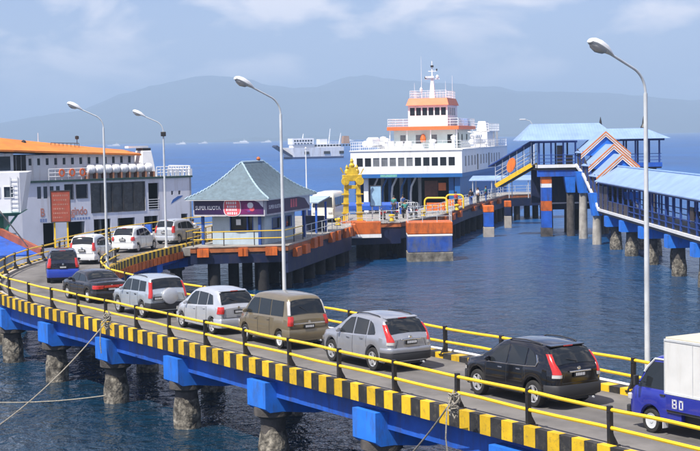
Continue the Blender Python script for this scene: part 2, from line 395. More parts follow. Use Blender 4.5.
S_END = 112.5
CRUST = []
def road_material():
    m = asphalt; nt = m.node_tree; N = nt.nodes; L = nt.links; b = N['Principled BSDF']
    uv = N.new('ShaderNodeUVMap'); uv.uv_map = 'lane'; sp = N.new('ShaderNodeSeparateXYZ'); L.new(uv.outputs[0], sp.inputs[0])
    rp = N.new('ShaderNodeValToRGB'); E = rp.color_ramp.elements; E[0].position = 0.0; E[0].color = (0.9, 0.9, 0.9, 1); E[1].position = 1.0; E[1].color = (0.95, 0.95, 0.95, 1)
    for p, c in ((0.06, 1.25), (0.18, 1.15), (0.34, 1.0), (0.40, 0.72), (0.46, 1.0), (0.54, 0.86), (0.60, 1.0), (0.69, 0.72), (0.75, 1.0), (0.93, 1.2)): e = E.new(p); e.color = (c, c, c, 1)
    gm = N.new('ShaderNodeNewGeometry'); nz = N.new('ShaderNodeTexNoise'); nz.inputs['Scale'].default_value = 0.8; nz.inputs['Detail'].default_value = 4; L.new(gm.outputs['Position'], nz.inputs[0])
    wb = N.new('ShaderNodeMath'); wb.operation = 'MULTIPLY_ADD'; wb.inputs[1].default_value = 0.10; L.new(nz.outputs[0], wb.inputs[0])
    sb = N.new('ShaderNodeMath'); sb.operation = 'SUBTRACT'; sb.inputs[1].default_value = 0.05; L.new(sp.outputs[0], sb.inputs[0]); L.new(sb.outputs[0], wb.inputs[2]); L.new(wb.outputs[0], rp.inputs[0])
    src = b.inputs['Base Color'].links[0].from_socket; mx = N.new('ShaderNodeMix'); mx.data_type = 'RGBA'; mx.blend_type = 'MULTIPLY'; mx.inputs[0].default_value = 0.85
    L.new(src, mx.inputs[6]); L.new(rp.outputs[0], mx.inputs[7]); L.new(mx.outputs[2], b.inputs['Base Color'])
    return m
def make_trestle():
    road = sheet(-2.6, 2.6, DECK, 0, S_END + 8).build('road', road_material())
    uv = road.data.uv_layers.new(name='lane')
    for l in road.data.loops: uv.data[l.index].uv = (float(l.vertex_index % 2), (l.vertex_index // 2) * 0.5); tag(road, 'grey asphalt lane curving over the water', 'road', kind='structure')
    line = mat('worn_line_paint', (0.45, 0.42, 0.36), 0.8, var=0.3, scale=3, dirt=(0.13, 0.12, 0.11), damt=0.8, dscale=3, dpos=0.45)
    o = sheet(-2.46, -2.36, DECK + 0.004, 0, S_END).build('edge_line', line, road)
    br = thing('road_bridge', 'blue trestle bridge on concrete piles carrying the curved road', 'bridge', (-2.0, 47.0, 0))
    strip(-2.535, 2.535, 2.80, DECK - 0.006, 0, S_END).build('deck_slab', concrete, br, world=True)
    strip(-2.60, -2.20, 2.10, 2.795, 0, S_END).build('girder', b_beam, br, world=True)
    strip(2.20, 2.60, 2.10, 2.795, 0, S_END).build('girder', b_beam, br, world=True)
    strip(-0.3, 0.3, 2.1, 2.79, 0, S_END).build('girder', b_beam, br, world=True)
    strip(-2.755, -2.52, 2.85, 3.215, 0, S_END).build('kerb_ledge', pale_concrete, br, world=True)
    # one pile and its crust, shared
    def pile_mesh():
        mb = MB(); rnd = random.Random(3)
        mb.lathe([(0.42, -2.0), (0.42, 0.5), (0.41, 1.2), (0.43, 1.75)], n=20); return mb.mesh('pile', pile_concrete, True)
    def crust_mesh(seed):
        from mathutils import noise
        mb = MB(); rows = []
        for i in range(13):
            z = -0.6 + 1.65 * i / 12; row = []
            for k in range(26):
                a = 2 * math.pi * k / 26; p = Vector((math.cos(a) * 1.6, math.sin(a) * 1.6, z * 1.7 + seed * 7))
                e = noise.noise(p) * 0.5 + noise.noise(p * 3) * 0.35
                r = 0.425 + max(-0.02, (0.075 + 0.07 * e) * (1 if z < 0.55 else (1.05 - z) / 0.5))
                row.append((r * math.cos(a), r * math.sin(a), z + 0.16 * noise.noise(p * 1.3) * (i == 12)))
            rows.append(row)
        mb.grid(rows, closed=True); return mb.mesh('barnacle_crust', crust, False)
    pm = pile_mesh(); cms = [crust_mesh(i) for i in range(3)]
    def cap_mesh():
        mb = MB()   # local: x across road, y along road ; ends chamfered underneath
        prof = [(-3.02, 2.6), (-3.02, 1.75), (-2.85, 1.62), (-2.4, 1.62), (-1.2, 1.45), (1.1, 1.45), (2.4, 1.62), (2.95, 1.7), (2.95, 2.6)]
        mb.extr([(x, -0.62, z) for x, z in prof], (0, 0, 0), (0, 1.24, 0)); return mb.mesh('pile_cap', b_cap)
    def head_mesh():
        mb = MB(); mb.lathe([(0.50, 1.38), (0.62, 1.45), (0.62, 1.72), (0.5, 1.76)], n=18); return mb.mesh('pile_head', pile_concrete, True)
    CRUST.extend(cms)
    cm = cap_mesh(); hm = head_mesh(); i = 0; s = T2S(29.5) - 32.75
    while s < S_END - 2:
        p, d = C(s); h = heading(s)
        inst('pile_cap', cm, br, (p.x + 2.0, p.y - 47.0, 0), (0, 0, h))
        for o_ in (-2.42, 1.85):
            q = OFF(s, o_, 0)
            pl = inst('pile', pm, br, (q.x + 2.0, q.y - 47.0, 0), (0, 0, i * 1.7))
            inst('barnacle_crust', cms[i % 3], pl, (0, 0, random.uniform(-0.15, 0.15)), (0, 0, i * 2.1))
            inst('pile_head', hm, pl); i += 1
        s += 6.55
    # kerb blocks, painted alternately
    def kerb(label, o0, o1, z0, s0, s1, sgn):
        k = thing('kerb', label, 'kerb', OFF((s0 + s1) / 2, (o0 + o1) / 2, DECK))
        L_ = 0.45
        def blk(m, nm):
            mb = MB(); w = (o1 - o0) / 2; hh = L_ / 2 - 0.006
            mb.box(-w, w, -hh, hh, z0 - DECK, 0.185); return mb.mesh('kerb_block', m)
        ms = [blk(y_paint, 'y'), blk(k_paint, 'k')]; n = int((s1 - s0) / L_)
        for i in range(n):
            s = s0 + (i + 0.5) * L_; q = OFF(s, (o0 + o1) / 2 + random.uniform(-0.006, 0.006), 0)
            inst('kerb_block', ms[i % 2], k, (q.x - k.location.x, q.y - k.location.y, random.uniform(-0.004, 0.004)), (0, 0, heading(s) + random.uniform(-0.004, 0.004)))
    kerb('yellow and black kerb along the near edge of the bridge, above the blue beam', -2.97, -2.76, 2.80, 1.0, S_END, -1)
    kerb('yellow and black kerb along the far edge of the bridge, behind the car queue', 2.54, 2.97, 2.80, 1.0, S_END, 1)
    # white service pipe outside the far kerb
    pipe = MB().tube([OFF(s * 1.0, 3.12, 3.26 + 0.02 * math.sin(s)) for s in range(2, 82)], 0.05, 8)
    o = pipe.build('service_pipe', w_clean, None, True); tag(o, 'thin white pipe running along the outside of the far kerb', 'pipe')
make_trestle()

def post_mesh():
    mb = MB(); prof = []
    # tapering flat-bar post with a flared foot towards the road (local +x)
    mb.prism([(-0.055, -0.05), (0.055, -0.05), (0.055, 0.05), (-0.055, 0.05)], 0, 0.92)
    mb.extr([(0.05, -0.035, 0.0), (0.20, -0.035, 0.0), (0.19, -0.035, 0.05), (0.09, -0.035, 0.22), (0.05, -0.035, 0.34)], (0, 0, 0), (0, 0.07, 0))
    mb.box(-0.11, 0.22, -0.10, 0.10, -0.03, 0.015)
    mb.lathe([(0.075, 0.78), (0.075, 0.90)], n=10)
    return mb.mesh('post', k_metal)
PM = post_mesh()
def guard_rail(label, off, s_list, side, rail_mat=y_rail, pm=None, base=3.235, extra=1.2):
    s0, s1 = s_list[0] - extra, s_list[-1] + extra
    g = thing('guard_rail', label, 'guard rail', OFF((s0 + s1) / 2, off, base))
    l = g.location
    for s in s_list:
        q = OFF(s, off, 0); inst('post', pm or PM, g, (q.x - l.x, q.y - l.y, 0), (random.uniform(-.02, .02), random.uniform(-.02, .02), heading(s) + (0 if side < 0 else math.pi)))
    n = int((s1 - s0) / 0.75)
    for h in (0.84, 0.40):
        pts = [OFF(s0 + (s1 - s0) * i / n, off, base + h + 0.012 * math.sin(i * 0.9 + h * 5) + random.uniform(-.004, .004)) for i in range(n + 1)]
        MB().tube(pts, 0.046, 8).build('rail', rail_mat, g, True, world=True)
guard_rail('yellow two-bar railing with black posts along the near edge of the bridge', -2.70, [T2S(25.9) - 30 + 3.0 * k for k in range(37)], -1)
guard_rail('yellow two-bar railing with black posts along the far edge of the bridge, behind the cars', 2.72, [T2S(34.1) - 36 + 3.0 * k for k in range(30)], 1)

# ------------------------------------------------------------------ street lamps
def street_lamp(label, x, y, z, arm=(-0.85, -0.52), h=8.35, bracket=False):
    t = thing('street_lamp', label, 'street lamp', (x, y, z), group='lamps along the causeway')
    MB().tube([(0, 0, 0), (0, 0, h * 0.5), (0, 0, h)], [0.085, 0.07, 0.055], 10).build('pole', galv, t, True)
    a = Vector((arm[0], arm[1], 0)).normalized(); pts = []
    for i in range(9):
        f = i / 8.0; ang = f * R(62)
        pts.append(Vector((0, 0, h)) + a * (0.75 * (1 - math.cos(ang))) + Vector((0, 0, 0.75 * math.sin(ang))))
    e = pts[-1]; d = (a * math.sin(R(62)) + Vector((0, 0, math.cos(R(62))))); d = (a * 0.9 + Vector((0, 0, 0.42))).normalized()
    pts.append(e + d * 0.5); pts.append(e + d * 1.0)
    MB().tube(pts, 0.036, 8).build('arm', galv, t, True)
    MB().lathe([(0.16, 0.0), (0.16, 0.03), (0.10, 0.05), (0.095, 0.28)], n=10).build('base_flange', galv, t)
    if bracket:
        bm_ = MB(); b3 = Vector((-N31.x, -N31.y, 0)); bm_.bar(Vector((0, 0, -0.08)) - b3 * 0.2, Vector((0, 0, -0.08)) + b3 * 0.45, 0.34, 0.16); bm_.bar(Vector((0, 0, -0.5)) + b3 * 0.42, Vector((0, 0, -0.12)) - b3 * 0.1, 0.12, 0.08)
        bm_.build('bracket', b_beam, t)
    # cobra head: lofted housing with a bowl lens beneath
    e = pts[-1] - d * 0.12; s = Vector((-a.y, a.x, 0)); up = s.cross(d) * (-1 if s.cross(d).z < 0 else 1); rows = []
    for (f, w, ht) in ((0.0, 0.06, 0.06), (0.12, 0.11, 0.10), (0.30, 0.18, 0.17), (0.55, 0.215, 0.19), (0.74, 0.20, 0.16), (0.86, 0.12, 0.09)):
        rows.append([e + d * f + s * (w * math.cos(t_)) + up * (ht * (math.sin(t_) if math.sin(t_) > 0 else 0.35 * math.sin(t_))) for t_ in [2 * math.pi * k / 12 for k in range(12)]])
    mb = MB(); mb.grid(rows, True); mb.poly(rows[0]); mb.poly(rows[-1]); hd = mb.build('lamp_head', w_paint, t, True)
    rows = []
    for (f, w, ht) in ((0.26, 0.07, 0.03), (0.34, 0.15, 0.10), (0.54, 0.19, 0.15), (0.70, 0.17, 0.11), (0.80, 0.09, 0.04)):
        rows.append([e + d * f - up * 0.03 + s * (w * math.cos(t_)) - up * (ht * math.sin(t_)) for t_ in [math.pi * k / 8 for k in range(9)]])
    mb = MB(); mb.grid(rows); mb.build('lens', tail_clear, hd, True)
    return t
def lamps():
    q = OFF(T2S(31.1), 3.25, 2.85); street_lamp('tall grey street lamp nearest the blue truck, at the far railing', q.x, q.y, 2.85, h=8.6, bracket=True)
    q = OFF(T2S(51.9), 3.25, 2.85); street_lamp('tall grey street lamp rising behind the brown van, in front of the ticket booth', q.x, q.y, 2.85, h=8.5, bracket=True)
    street_lamp('tall grey street lamp at the inside of the bend, behind the black sedan', -13.75, 84.5, 3.285, h=7.9, arm=(-0.9, -0.3))
    t = street_lamp('street lamp with a small black clamp box, beside the farthest silver car of the queue', -12.25, 99.6, 3.285, h=7.7, arm=(-0.97, -0.2))
    MB().cbox((0, 0, 7.55), (0.32, 0.3, 0.3)).build('clamp_box', k_metal, t, bevel=0.03)
lamps()
# ------------------------------------------------------------------ vehicles
def pchip(P):
    """monotone cubic through (x, y) points"""
    n = len(P); h = [P[i + 1][0] - P[i][0] for i in range(n - 1)]; dl = [(P[i + 1][1] - P[i][1]) / h[i] for i in range(n - 1)]
    m = [dl[0]] + [0.0] * (n - 2) + [dl[-1]]
    for i in range(1, n - 1):
        if dl[i - 1] * dl[i] > 0:
            w1 = 2 * h[i] + h[i - 1]; w2 = h[i] + 2 * h[i - 1]; m[i] = (w1 + w2) / (w1 / dl[i - 1] + w2 / dl[i])
    def f(x):
        if x <= P[0][0]: return P[0][1]
        if x >= P[-1][0]: return P[-1][1]
        i = 0
        while x > P[i + 1][0]: i += 1
        t = (x - P[i][0]) / h[i]
        return (2 * t ** 3 - 3 * t * t + 1) * P[i][1] + (t ** 3 - 2 * t * t + t) * h[i] * m[i] + (-2 * t ** 3 + 3 * t * t) * P[i + 1][1] + (t ** 3 - t * t) * h[i] * m[i + 1]
    return f
WHEELS = {}
def wheel_meshes(r, w, style):
    key = (round(r, 3), round(w, 3), style)
    if key in WHEELS: return WHEELS[key]
    ty = MB(); rr = r * 0.66
    ty.lathe([(rr, -w * 0.42), (r * 0.86, -w * 0.5), (r * 0.96, -w * 0.46), (r, -w * 0.3), (r, w * 0.3), (r * 0.96, w * 0.46), (r * 0.86, w * 0.5), (rr, w * 0.42), (rr, -w * 0.42)], n=28, axis='x', caps=False)
    hub = MB(); hub.lathe([(rr, -w * 0.2), (rr, w * 0.18), (rr * 0.3, w * 0.2)], n=24, axis='x')
    rim = MB(); o = w * 0.44
    if style == 'steel':
        rim.lathe([(rr * 1.0, o * 0.75), (rr * 0.97, o), (rr * 0.86, o * 0.9), (rr * 0.72, o * 0.35), (rr * 0.45, o * 0.5), (rr * 0.3, o * 0.95), (rr * 0.12, o)], n=24, axis='x')
    else:
        k = 5 if style == 'alloy' else 6
        rim.lathe([(rr * 1.01, o * 0.55), (rr * 0.99, o), (rr * 0.88, o * 0.92), (rr * 0.86, o * 0.5)], n=28, axis='x', caps=False)
        rim.lathe([(rr * 0.30, o * 0.5), (rr * 0.28, o * 1.0), (rr * 0.1, o * 1.06)], n=14, axis='x')
        for i in range(k):
            a = 2 * math.pi * i / k + 0.3; ca, sa = math.cos(a), math.sin(a)
            P = []
            for (rad, hw) in ((rr * 0.22, rr * 0.17), (rr * 0.9, rr * 0.22)):
                for (sx, sw) in ((o * 0.6, -1), (o * 0.6, 1), (o * 1.0, 0.75), (o * 1.0, -0.75)):
                    y = rad * ca - sw * hw * sa; z = rad * sa + sw * hw * ca; P.append((sx, y, z))
            rim.add(P, [(0, 3, 2, 1), (4, 5, 6, 7), (0, 1, 5, 4), (1, 2, 6, 5), (2, 3, 7, 6), (3, 0, 4, 7)])
    WHEELS[key] = (hub.mesh('wheel', hub_dark, True), ty.mesh('tyre', rubber, True, 30), rim.mesh('rim', alloy if style != 'steel' else galv, True, 30))
    return WHEELS[key]
def add_wheel(parent, x, y, r, w, style, side):
    hm, tm, rm = wheel_meshes(r, w, style)
    h = inst('wheel', hm, parent, (x, y, r), (random.uniform(0, 6), 0, 0 if side > 0 else math.pi))
    inst('tyre', tm, h); inst('rim', rm, h)
PAINT = {}
def paint(name, c, metal=0.35, rough=0.28, var=0.05):
    return mat(name, c, rough, metal=metal, var=var, scale=2.5, coat=0.8, dirt=tuple(x * 0.55 + 0.05 for x in c), damt=0.25, dscale=1.6, dpos=0.5)

def make_car(name, label, cat, P, loc, rz, group='vehicles queueing on the causeway'):
    """P: L, W, top profile, belt profile, wheel positions, windows; local +y is forward, 0 = car centre"""
    t = thing(name, label, cat, loc, rz, group)
    L, W, r = P['L'], P['W'], P['r']; xa = P['axles']; body_m = P['paint']
    ZT = pchip(P['top']); ZS = pchip(P['belt']); tum = P.get('tumble', 0.22); gc = P.get('clear', 0.24)
    fr = P.get('plan', [(0, 0.86), (0.05, 0.915), (0.15, 0.965), (0.4, 0.99), (0.9, 1.0), (L - 1.0, 1.0), (L - 0.5, 0.965), (L - 0.22, 0.90), (L - 0.06, 0.78), (L, 0.68)])
    HWf = pchip(fr); HW = lambda x: W / 2 * HWf(x)
    ra = r * 1.16
    def ZB(x):
        z = gc + (0.06 if x < 0.35 or x > L - 0.35 else 0)
        for a in xa:
            d = abs(x - a)
            if d < ra: z = max(z, r + math.sqrt(ra * ra - d * d) * 1.0 - 0.0)
        return z
    def sec(x):
        hw = HW(x); zb = ZB(x); zt = ZT(x); zs = min(ZS(x), zt - 0.05); zb = min(zb, zs - 0.12); h = zt - zs
        y4 = hw - 0.05; g = tum * h
        pts = [(hw - 0.09, zb), (hw - 0.012, zb + 0.05), (hw + 0.004, zb + 0.40 * (zs - zb)), (hw - 0.004, zb + 0.72 * (zs - zb)), (hw - 0.022, zs - 0.035), (y4, zs),
               (y4 - g * 0.45, zs + h * 0.45), (y4 - g * 0.82, zs + h * 0.80), (y4 - g - 0.035, zs + h * 0.93), (y4 - g - 0.11, zs + h * 0.99), ((y4 - g) * 0.5, zt + 0.018), (0, zt + 0.03)]
        return pts
    def side_y(x, z):
        q = sec(x)
        for (a, b), (c, d) in zip(q, q[1:]):
            if b <= z <= d + 1e-6 and d > b: return a + (c - a) * (z - b) / (d - b)
        return q[0][0] if z < q[0][1] else q[-3][0]
    def top_z(x, y):
        q = sec(x)[7:]
        for (a, b), (c, d) in zip(q, q[1:]):
            if c <= abs(y) <= a: return b + (d - b) * (a - abs(y)) / max(1e-6, a - c)
        return q[0][1]
    # body shell
    t.scale = (P.get('sx', 1), P.get('sy', 1), 1)
    xs = set([0, 0.02, 0.05, 0.1, L, L - 0.02, L - 0.06, L - 0.12]); x = 0.0
    while x < L: xs.add(round(x, 3)); x += 0.07
    for a in xa:
        for k in range(-8, 9): xs.add(round(a + ra * math.sin(k * math.pi / 16) * 0.9999, 4))
        xs.add(round(a - ra - 0.004, 4)); xs.add(round(a + ra + 0.004, 4))
    xs = sorted(q for q in xs if 0 <= q <= L)
    rows = []
    for x in xs:
        s = sec(x); rows.append([(y, x - L / 2, z) for y, z in s] + [(-y, x - L / 2, z) for y, z in reversed(s[:-1])])
    mb = MB(); mb.grid(rows); mb.poly(rows[0]); mb.poly(rows[-1])
    mb.build('body', body_m, t, True, angle=32)
    # dark underside and wheel wells
    ub = MB(); ub.box(-W / 2 + 0.24, W / 2 - 0.24, -L / 2 + 0.15, L / 2 - 0.15, gc - 0.04, min(0.62, ZS(L / 2) - 0.2))
    ub.build('underbody', plastic, t)
    # glass
    def side_pane(poly, off=0.012):
        for sg in (1, -1):
            a = [Vector((sg * (side_y(x, z) + off), x - L / 2, z)) for x, z in poly]; b = [Vector((p.x - sg * 0.04, p.y, p.z)) for p in a]
            m = MB(); n = len(a); m.add(a + b, [tuple(range(n))] + [(i, (i + 1) % n, n + (i + 1) % n, n + i) for i in range(n)])
            m.build('side_window', car_glass, t)
    for w in P['panes']: side_pane(w)
    def top_pane(nm, x0, x1, f0, f1, off, m_=None, n=8):
        rr = []
        for i in range(n + 1):
            x = x0 + (x1 - x0) * i / n; q = sec(x); hw = q[7][0] * (f0 + (f1 - f0) * i / n)
            rr.append([(hw * k / 5.0, x - L / 2 + off[0], top_z(x, hw * k / 5.0) + off[1]) for k in range(-5, 6)])
        lo = [[(p[0] * 1.005, p[1] - off[0] * 2, p[2] - off[1] * 2) for p in row] for row in rr]
        m = MB(); m.grid(rr)
        edge = [p for p in rr[0]] + [row[-1] for row in rr[1:-1]] + list(reversed(rr[-1])) + [row[0] for row in reversed(rr[1:-1])]
        ed2 = [p for p in lo[0]] + [row[-1] for row in lo[1:-1]] + list(reversed(lo[-1])) + [row[0] for row in reversed(lo[1:-1])]
        n_ = len(edge); m.add(edge + ed2, [(i, (i + 1) % n_, n_ + (i + 1) % n_, n_ + i) for i in range(n_)])
        return m.build(nm, m_ or car_glass, t, True, angle=50)
    a, b = P['rear_glass']; rw = top_pane('rear_window', a, b, 0.93, 0.88, (-0.012, 0.006))
    a, b = P['windscreen']; top_pane('windscreen', a, b, 0.9, 0.94, (0.012, 0.008))
    if 'wiper' in P: MB().tube([(0.02, -L / 2 + P['rear_glass'][0] + 0.0, ZT(P['rear_glass'][0]) + 0.07), (-0.3, -L / 2 + P['rear_glass'][0] + 0.06, ZT(P['rear_glass'][0] + 0.07) + 0.08)], 0.01, 5).build('wiper', plastic, rw)
    # wheels
    for a in xa:
        for sg in (1, -1): add_wheel(t, sg * (W / 2 - P.get('tw', 0.21) / 2 - 0.015), a - L / 2, r, P.get('tw', 0.21), P.get('rim', 'alloy'), sg)
    # bumpers follow the plan outline
    def bumper(nm, rear, z0, z1, m_, out=0.03, depth=0.42):
        X = [0.0, 0.03, 0.07, 0.13, 0.22, 0.32, depth]; path = []
        for x in reversed(X): xx = x if rear else L - x; path.append((HW(xx) + out * 0.6, xx + (-out if rear else out) * (1 - x / depth)))
        path = path + [(-y, x) for y, x in reversed(path)]
        rows = []
        for (y, x) in path:
            k = 0.93; rows.append([(y, x - L / 2, z0 + 0.03), (y, x - L / 2, z1 - 0.03), (y * 0.985, (x - L / 2) + (0.015 if rear else -0.015), z1), (y * 0.88, (x - L / 2) + (0.12 if rear else -0.12), z1), (y * 0.88, (x - L / 2) + (0.12 if rear else -0.12), z0), (y * 0.985, (x - L / 2) + (0.015 if rear else -0.015), z0)])
        m = MB(); m.grid(rows, True); m.poly(rows[0]); m.poly(rows[-1]); m.build(nm, m_, t, True, angle=35)
    bz = P.get('bumper', (0.34, 0.60)); bumper('rear_bumper', True, bz[0], bz[1], P.get('bumper_m', plastic), 0.035)
    bumper('front_bumper', False, bz[0] - 0.05, bz[1] - 0.02, P.get('bumper_m', plastic), 0.03)
    if 'bumper2' in P: z0, z1, m_ = P['bumper2']; bumper('bumper_strip', True, z0, z1, m_, 0.045, 0.40)
    # lamps: wrap round the rear corners
    def inv_top(z):
        if z <= ZT(0.0): return 0.0
        lo, hi = 0.0, L * 0.4
        for _ in range(30):
            mid = (lo + hi) / 2
            if ZT(mid) < z: lo = mid
            else: hi = mid
        return hi
    def tail(z0, z1, sl, rl, m_, x_in=0.0, taper=0.0):
        for sg in (1, -1):
            rows = []
            for i in range(7):
                f = i / 6.0; z = z0 + (z1 - z0) * f; xt = inv_top(z + 0.03) + x_in; s_ = sl * (1 - taper * f) + 0.02
                row = []
                for q in (1.0, 0.55, 0.2):
                    row.append((sg * (side_y(min(L, xt + s_ * q + 0.03), z) + 0.014), xt + s_ * q - L / 2, z))
                yc = side_y(xt + 0.035, z)
                row.append((sg * (yc - 0.015), xt - 0.028 - L / 2, z)); row.append((sg * (yc - 0.015 - rl * 0.5), xt - 0.036 - L / 2, z)); row.append((sg * (yc - 0.015 - rl), xt - 0.030 - L / 2, z))
                row.append((sg * (yc - 0.06 - rl * 0.4), xt + 0.1 - L / 2, z))
                rows.append(row)
            m = MB(); m.grid(rows, True); m.poly(rows[0]); m.poly(rows[-1]); m.build('tail_light', m_, t, True, angle=60)
    for a in P['tails']: tail(*a)
    for sg in (1, -1):
        z = P.get('head_z', 0.72); m = MB(); rows = []
        for (q, zz) in ((0.0, -0.05), (0.0, 0.05)):
            rows.append([(sg * (HW(L - x) + 0.012), L - x - L / 2 + 0.012, z + zz) for x in (0.42, 0.28, 0.16, 0.08, 0.03)] + [(sg * (HW(L - 0.03) - 0.2), L / 2 + 0.012, z + zz * 0.7)])
        m.grid(rows); m.build('headlight', tail_clear, t)
    # mirrors, handles, plate
    mx, mz = P.get('mirror', (L * 0.66, ZS(L * 0.66) + 0.08))
    for sg in (1, -1):
        y = sg * (side_y(mx, mz) + 0.10)
        m = MB(); m.lathe([(0.02, -0.06), (0.075, -0.045), (0.09, 0.0), (0.07, 0.05), (0.02, 0.065)], c=(0, 0, 0), n=10, axis='y')
        m.v = [(y + p[0] * 1.25, mx - L / 2 + p[1], mz + p[2] * 0.85) for p in m.v]; m.bar((y - sg * 0.12, mx - L / 2, mz - 0.03), (y - sg * 0.04, mx - L / 2, mz - 0.02), 0.05, 0.04)
        m.build('mirror', body_m, t, True)
        for hx in P['handles']:
            z = P.get('handle_z', ZS(hx) - 0.11); m = MB(); y_ = sg * (side_y(hx, z) + 0.018); m.cbox((y_, hx - L / 2, z), (0.03, 0.18, 0.035)); m.build('door_handle', P.get('handle_m', body_m), t, bevel=0.008)
        for sx in P.get('seams', []):
            m = MB(); pts = []
            for i in range(7):
                z = gc + 0.12 + (ZS(sx) - 0.03 - gc - 0.12) * i / 6; pts.append((sg * (side_y(sx, z) + 0.001), sx - L / 2, z))
            m.tube(pts, 0.008, 4); m.build('door_seam', plastic, t)
    pz = P.get('plate_z', 0.78); xp = inv_top(pz) - 0.035
    pl = MB().cbox((P.get('plate_x', 0), xp - L / 2 - 0.012, pz), (0.42, 0.025, 0.15)).build('number_plate', plate_black, t, bevel=0.006)
    m = MB(); rnd = random.Random(label); x = -0.16
    while x < 0.15:
        w = rnd.choice((0.03, 0.035, 0.02)); m.cbox((P.get('plate_x', 0) + x + w / 2, xp - L / 2 - 0.027, pz), (w * 0.75, 0.004, 0.075)); x += w + 0.012
    m.build('plate_marks', w_clean, pl)
    ez = P.get('plate_z', 0.78) + 0.15; xe = inv_top(ez) - 0.03
    MB().lathe([(0.01, -0.008), (0.055, -0.006), (0.055, 0.01)], (0, xe - L / 2 - 0.008, ez), 12, 'y').build('emblem', chrome, t)
    if P.get('gate', True):      # tailgate gap line: up the sides and across below the glass
        m = MB(); yy = HW(0) - 0.07; zlo = P.get('bumper', (0.34, 0.6))[1] + 0.05
        for sg in (1, -1):
            m.tube([(sg * yy * (1 - 0.05 * k), inv_top(z) - 0.004 - L / 2, z) for k, z in enumerate([zlo + (ZT(0.0) - 0.03 - zlo) * q / 3 for q in range(4)])], 0.007, 4)
        m.tube([(-yy, -0.004 - L / 2, zlo), (yy, -0.004 - L / 2, zlo)], 0.007, 4); m.build('tailgate_seam', plastic, t)
    if 'garnish' in P:
        z, hw_, h_, m_ = P['garnish']; xg = inv_top(z) - 0.03; MB().cbox((0, xg - L / 2 - 0.01, z), (hw_ * 2, 0.04, h_)).build('tailgate_garnish', m_, t, bevel=0.01)
    if P.get('trim'):
        pts = P['trim']
        for sg in (1, -1): MB().tube([(sg * (side_y(x, z) + 0.014), x - L / 2, z) for x, z in pts], 0.014, 5).build('window_trim', chrome, t, True)
    if P.get('rails'):
        x0, x1 = P['rails']
        for sg in (1, -1):
            yy = sg * (sec((x0 + x1) / 2)[8][0] - 0.04); MB().tube([(yy, x0 - L / 2, ZT(x0) - 0.01), (yy, x0 + 0.12 - L / 2, ZT(x0) + 0.025), (yy, (x0 + x1) / 2 - L / 2, ZT((x0 + x1) / 2) + 0.03), (yy, x1 - 0.12 - L / 2, ZT(x1) + 0.025), (yy, x1 - L / 2, ZT(x1) - 0.01)], 0.018, 6).build('roof_rail', P.get('rail_m', plastic), t, True)
    if P.get('spoiler'):
        x0 = P['spoiler']; q = sec(x0 + 0.1); m = MB(); w_ = q[8][0] - 0.03
        m.prism([(-w_ + 0.05, x0 - 0.02 - L / 2), (w_ - 0.05, x0 - 0.02 - L / 2), (w_ - 0.02, x0 + 0.2 - L / 2), (-w_ + 0.02, x0 + 0.2 - L / 2)], lambda p: ZT(x0 + 0.2) - 0.03, lambda p: ZT(x0 + 0.2) + (0.005 if p[1] < x0 + 0.1 - L / 2 else 0.022)); m.build('roof_spoiler', body_m, t, bevel=0.012)
        MB().cbox((0, x0 - 0.025 - L / 2, ZT(x0 + 0.2) - 0.012), (0.3, 0.015, 0.03)).build('brake_light', tail_red, t)
    if 'spare' in P:
        z, rr = P['spare']; m = MB(); m.lathe([(0.05, 0.03), (rr * 0.8, 0.03), (rr * 0.97, 0.0), (rr, -0.06), (rr, -0.2), (rr * 0.9, -0.23)], n=24, axis='y')
        m.v = [(p[0] + 0.0, -L / 2 - 0.02 - (p[1] + 0.23) * 1.0 + 0.02, p[2] + z) for p in m.v]
        sp = m.build('spare_wheel_cover', P['spare_m'], t, True, angle=50)
    MB().tube([(0.45, -L / 2 - 0.06, 0.27), (0.45, -L / 2 + 0.3, 0.27)], 0.03, 8).build('exhaust', galv, t)
    if P.get('flaps'):
        for sg in (1, -1): MB().cbox((sg * (W / 2 - 0.12), xa[0] - r - 0.09 - L / 2, 0.27), (0.2, 0.015, 0.3)).build('mud_flap', plastic, t)
    return t

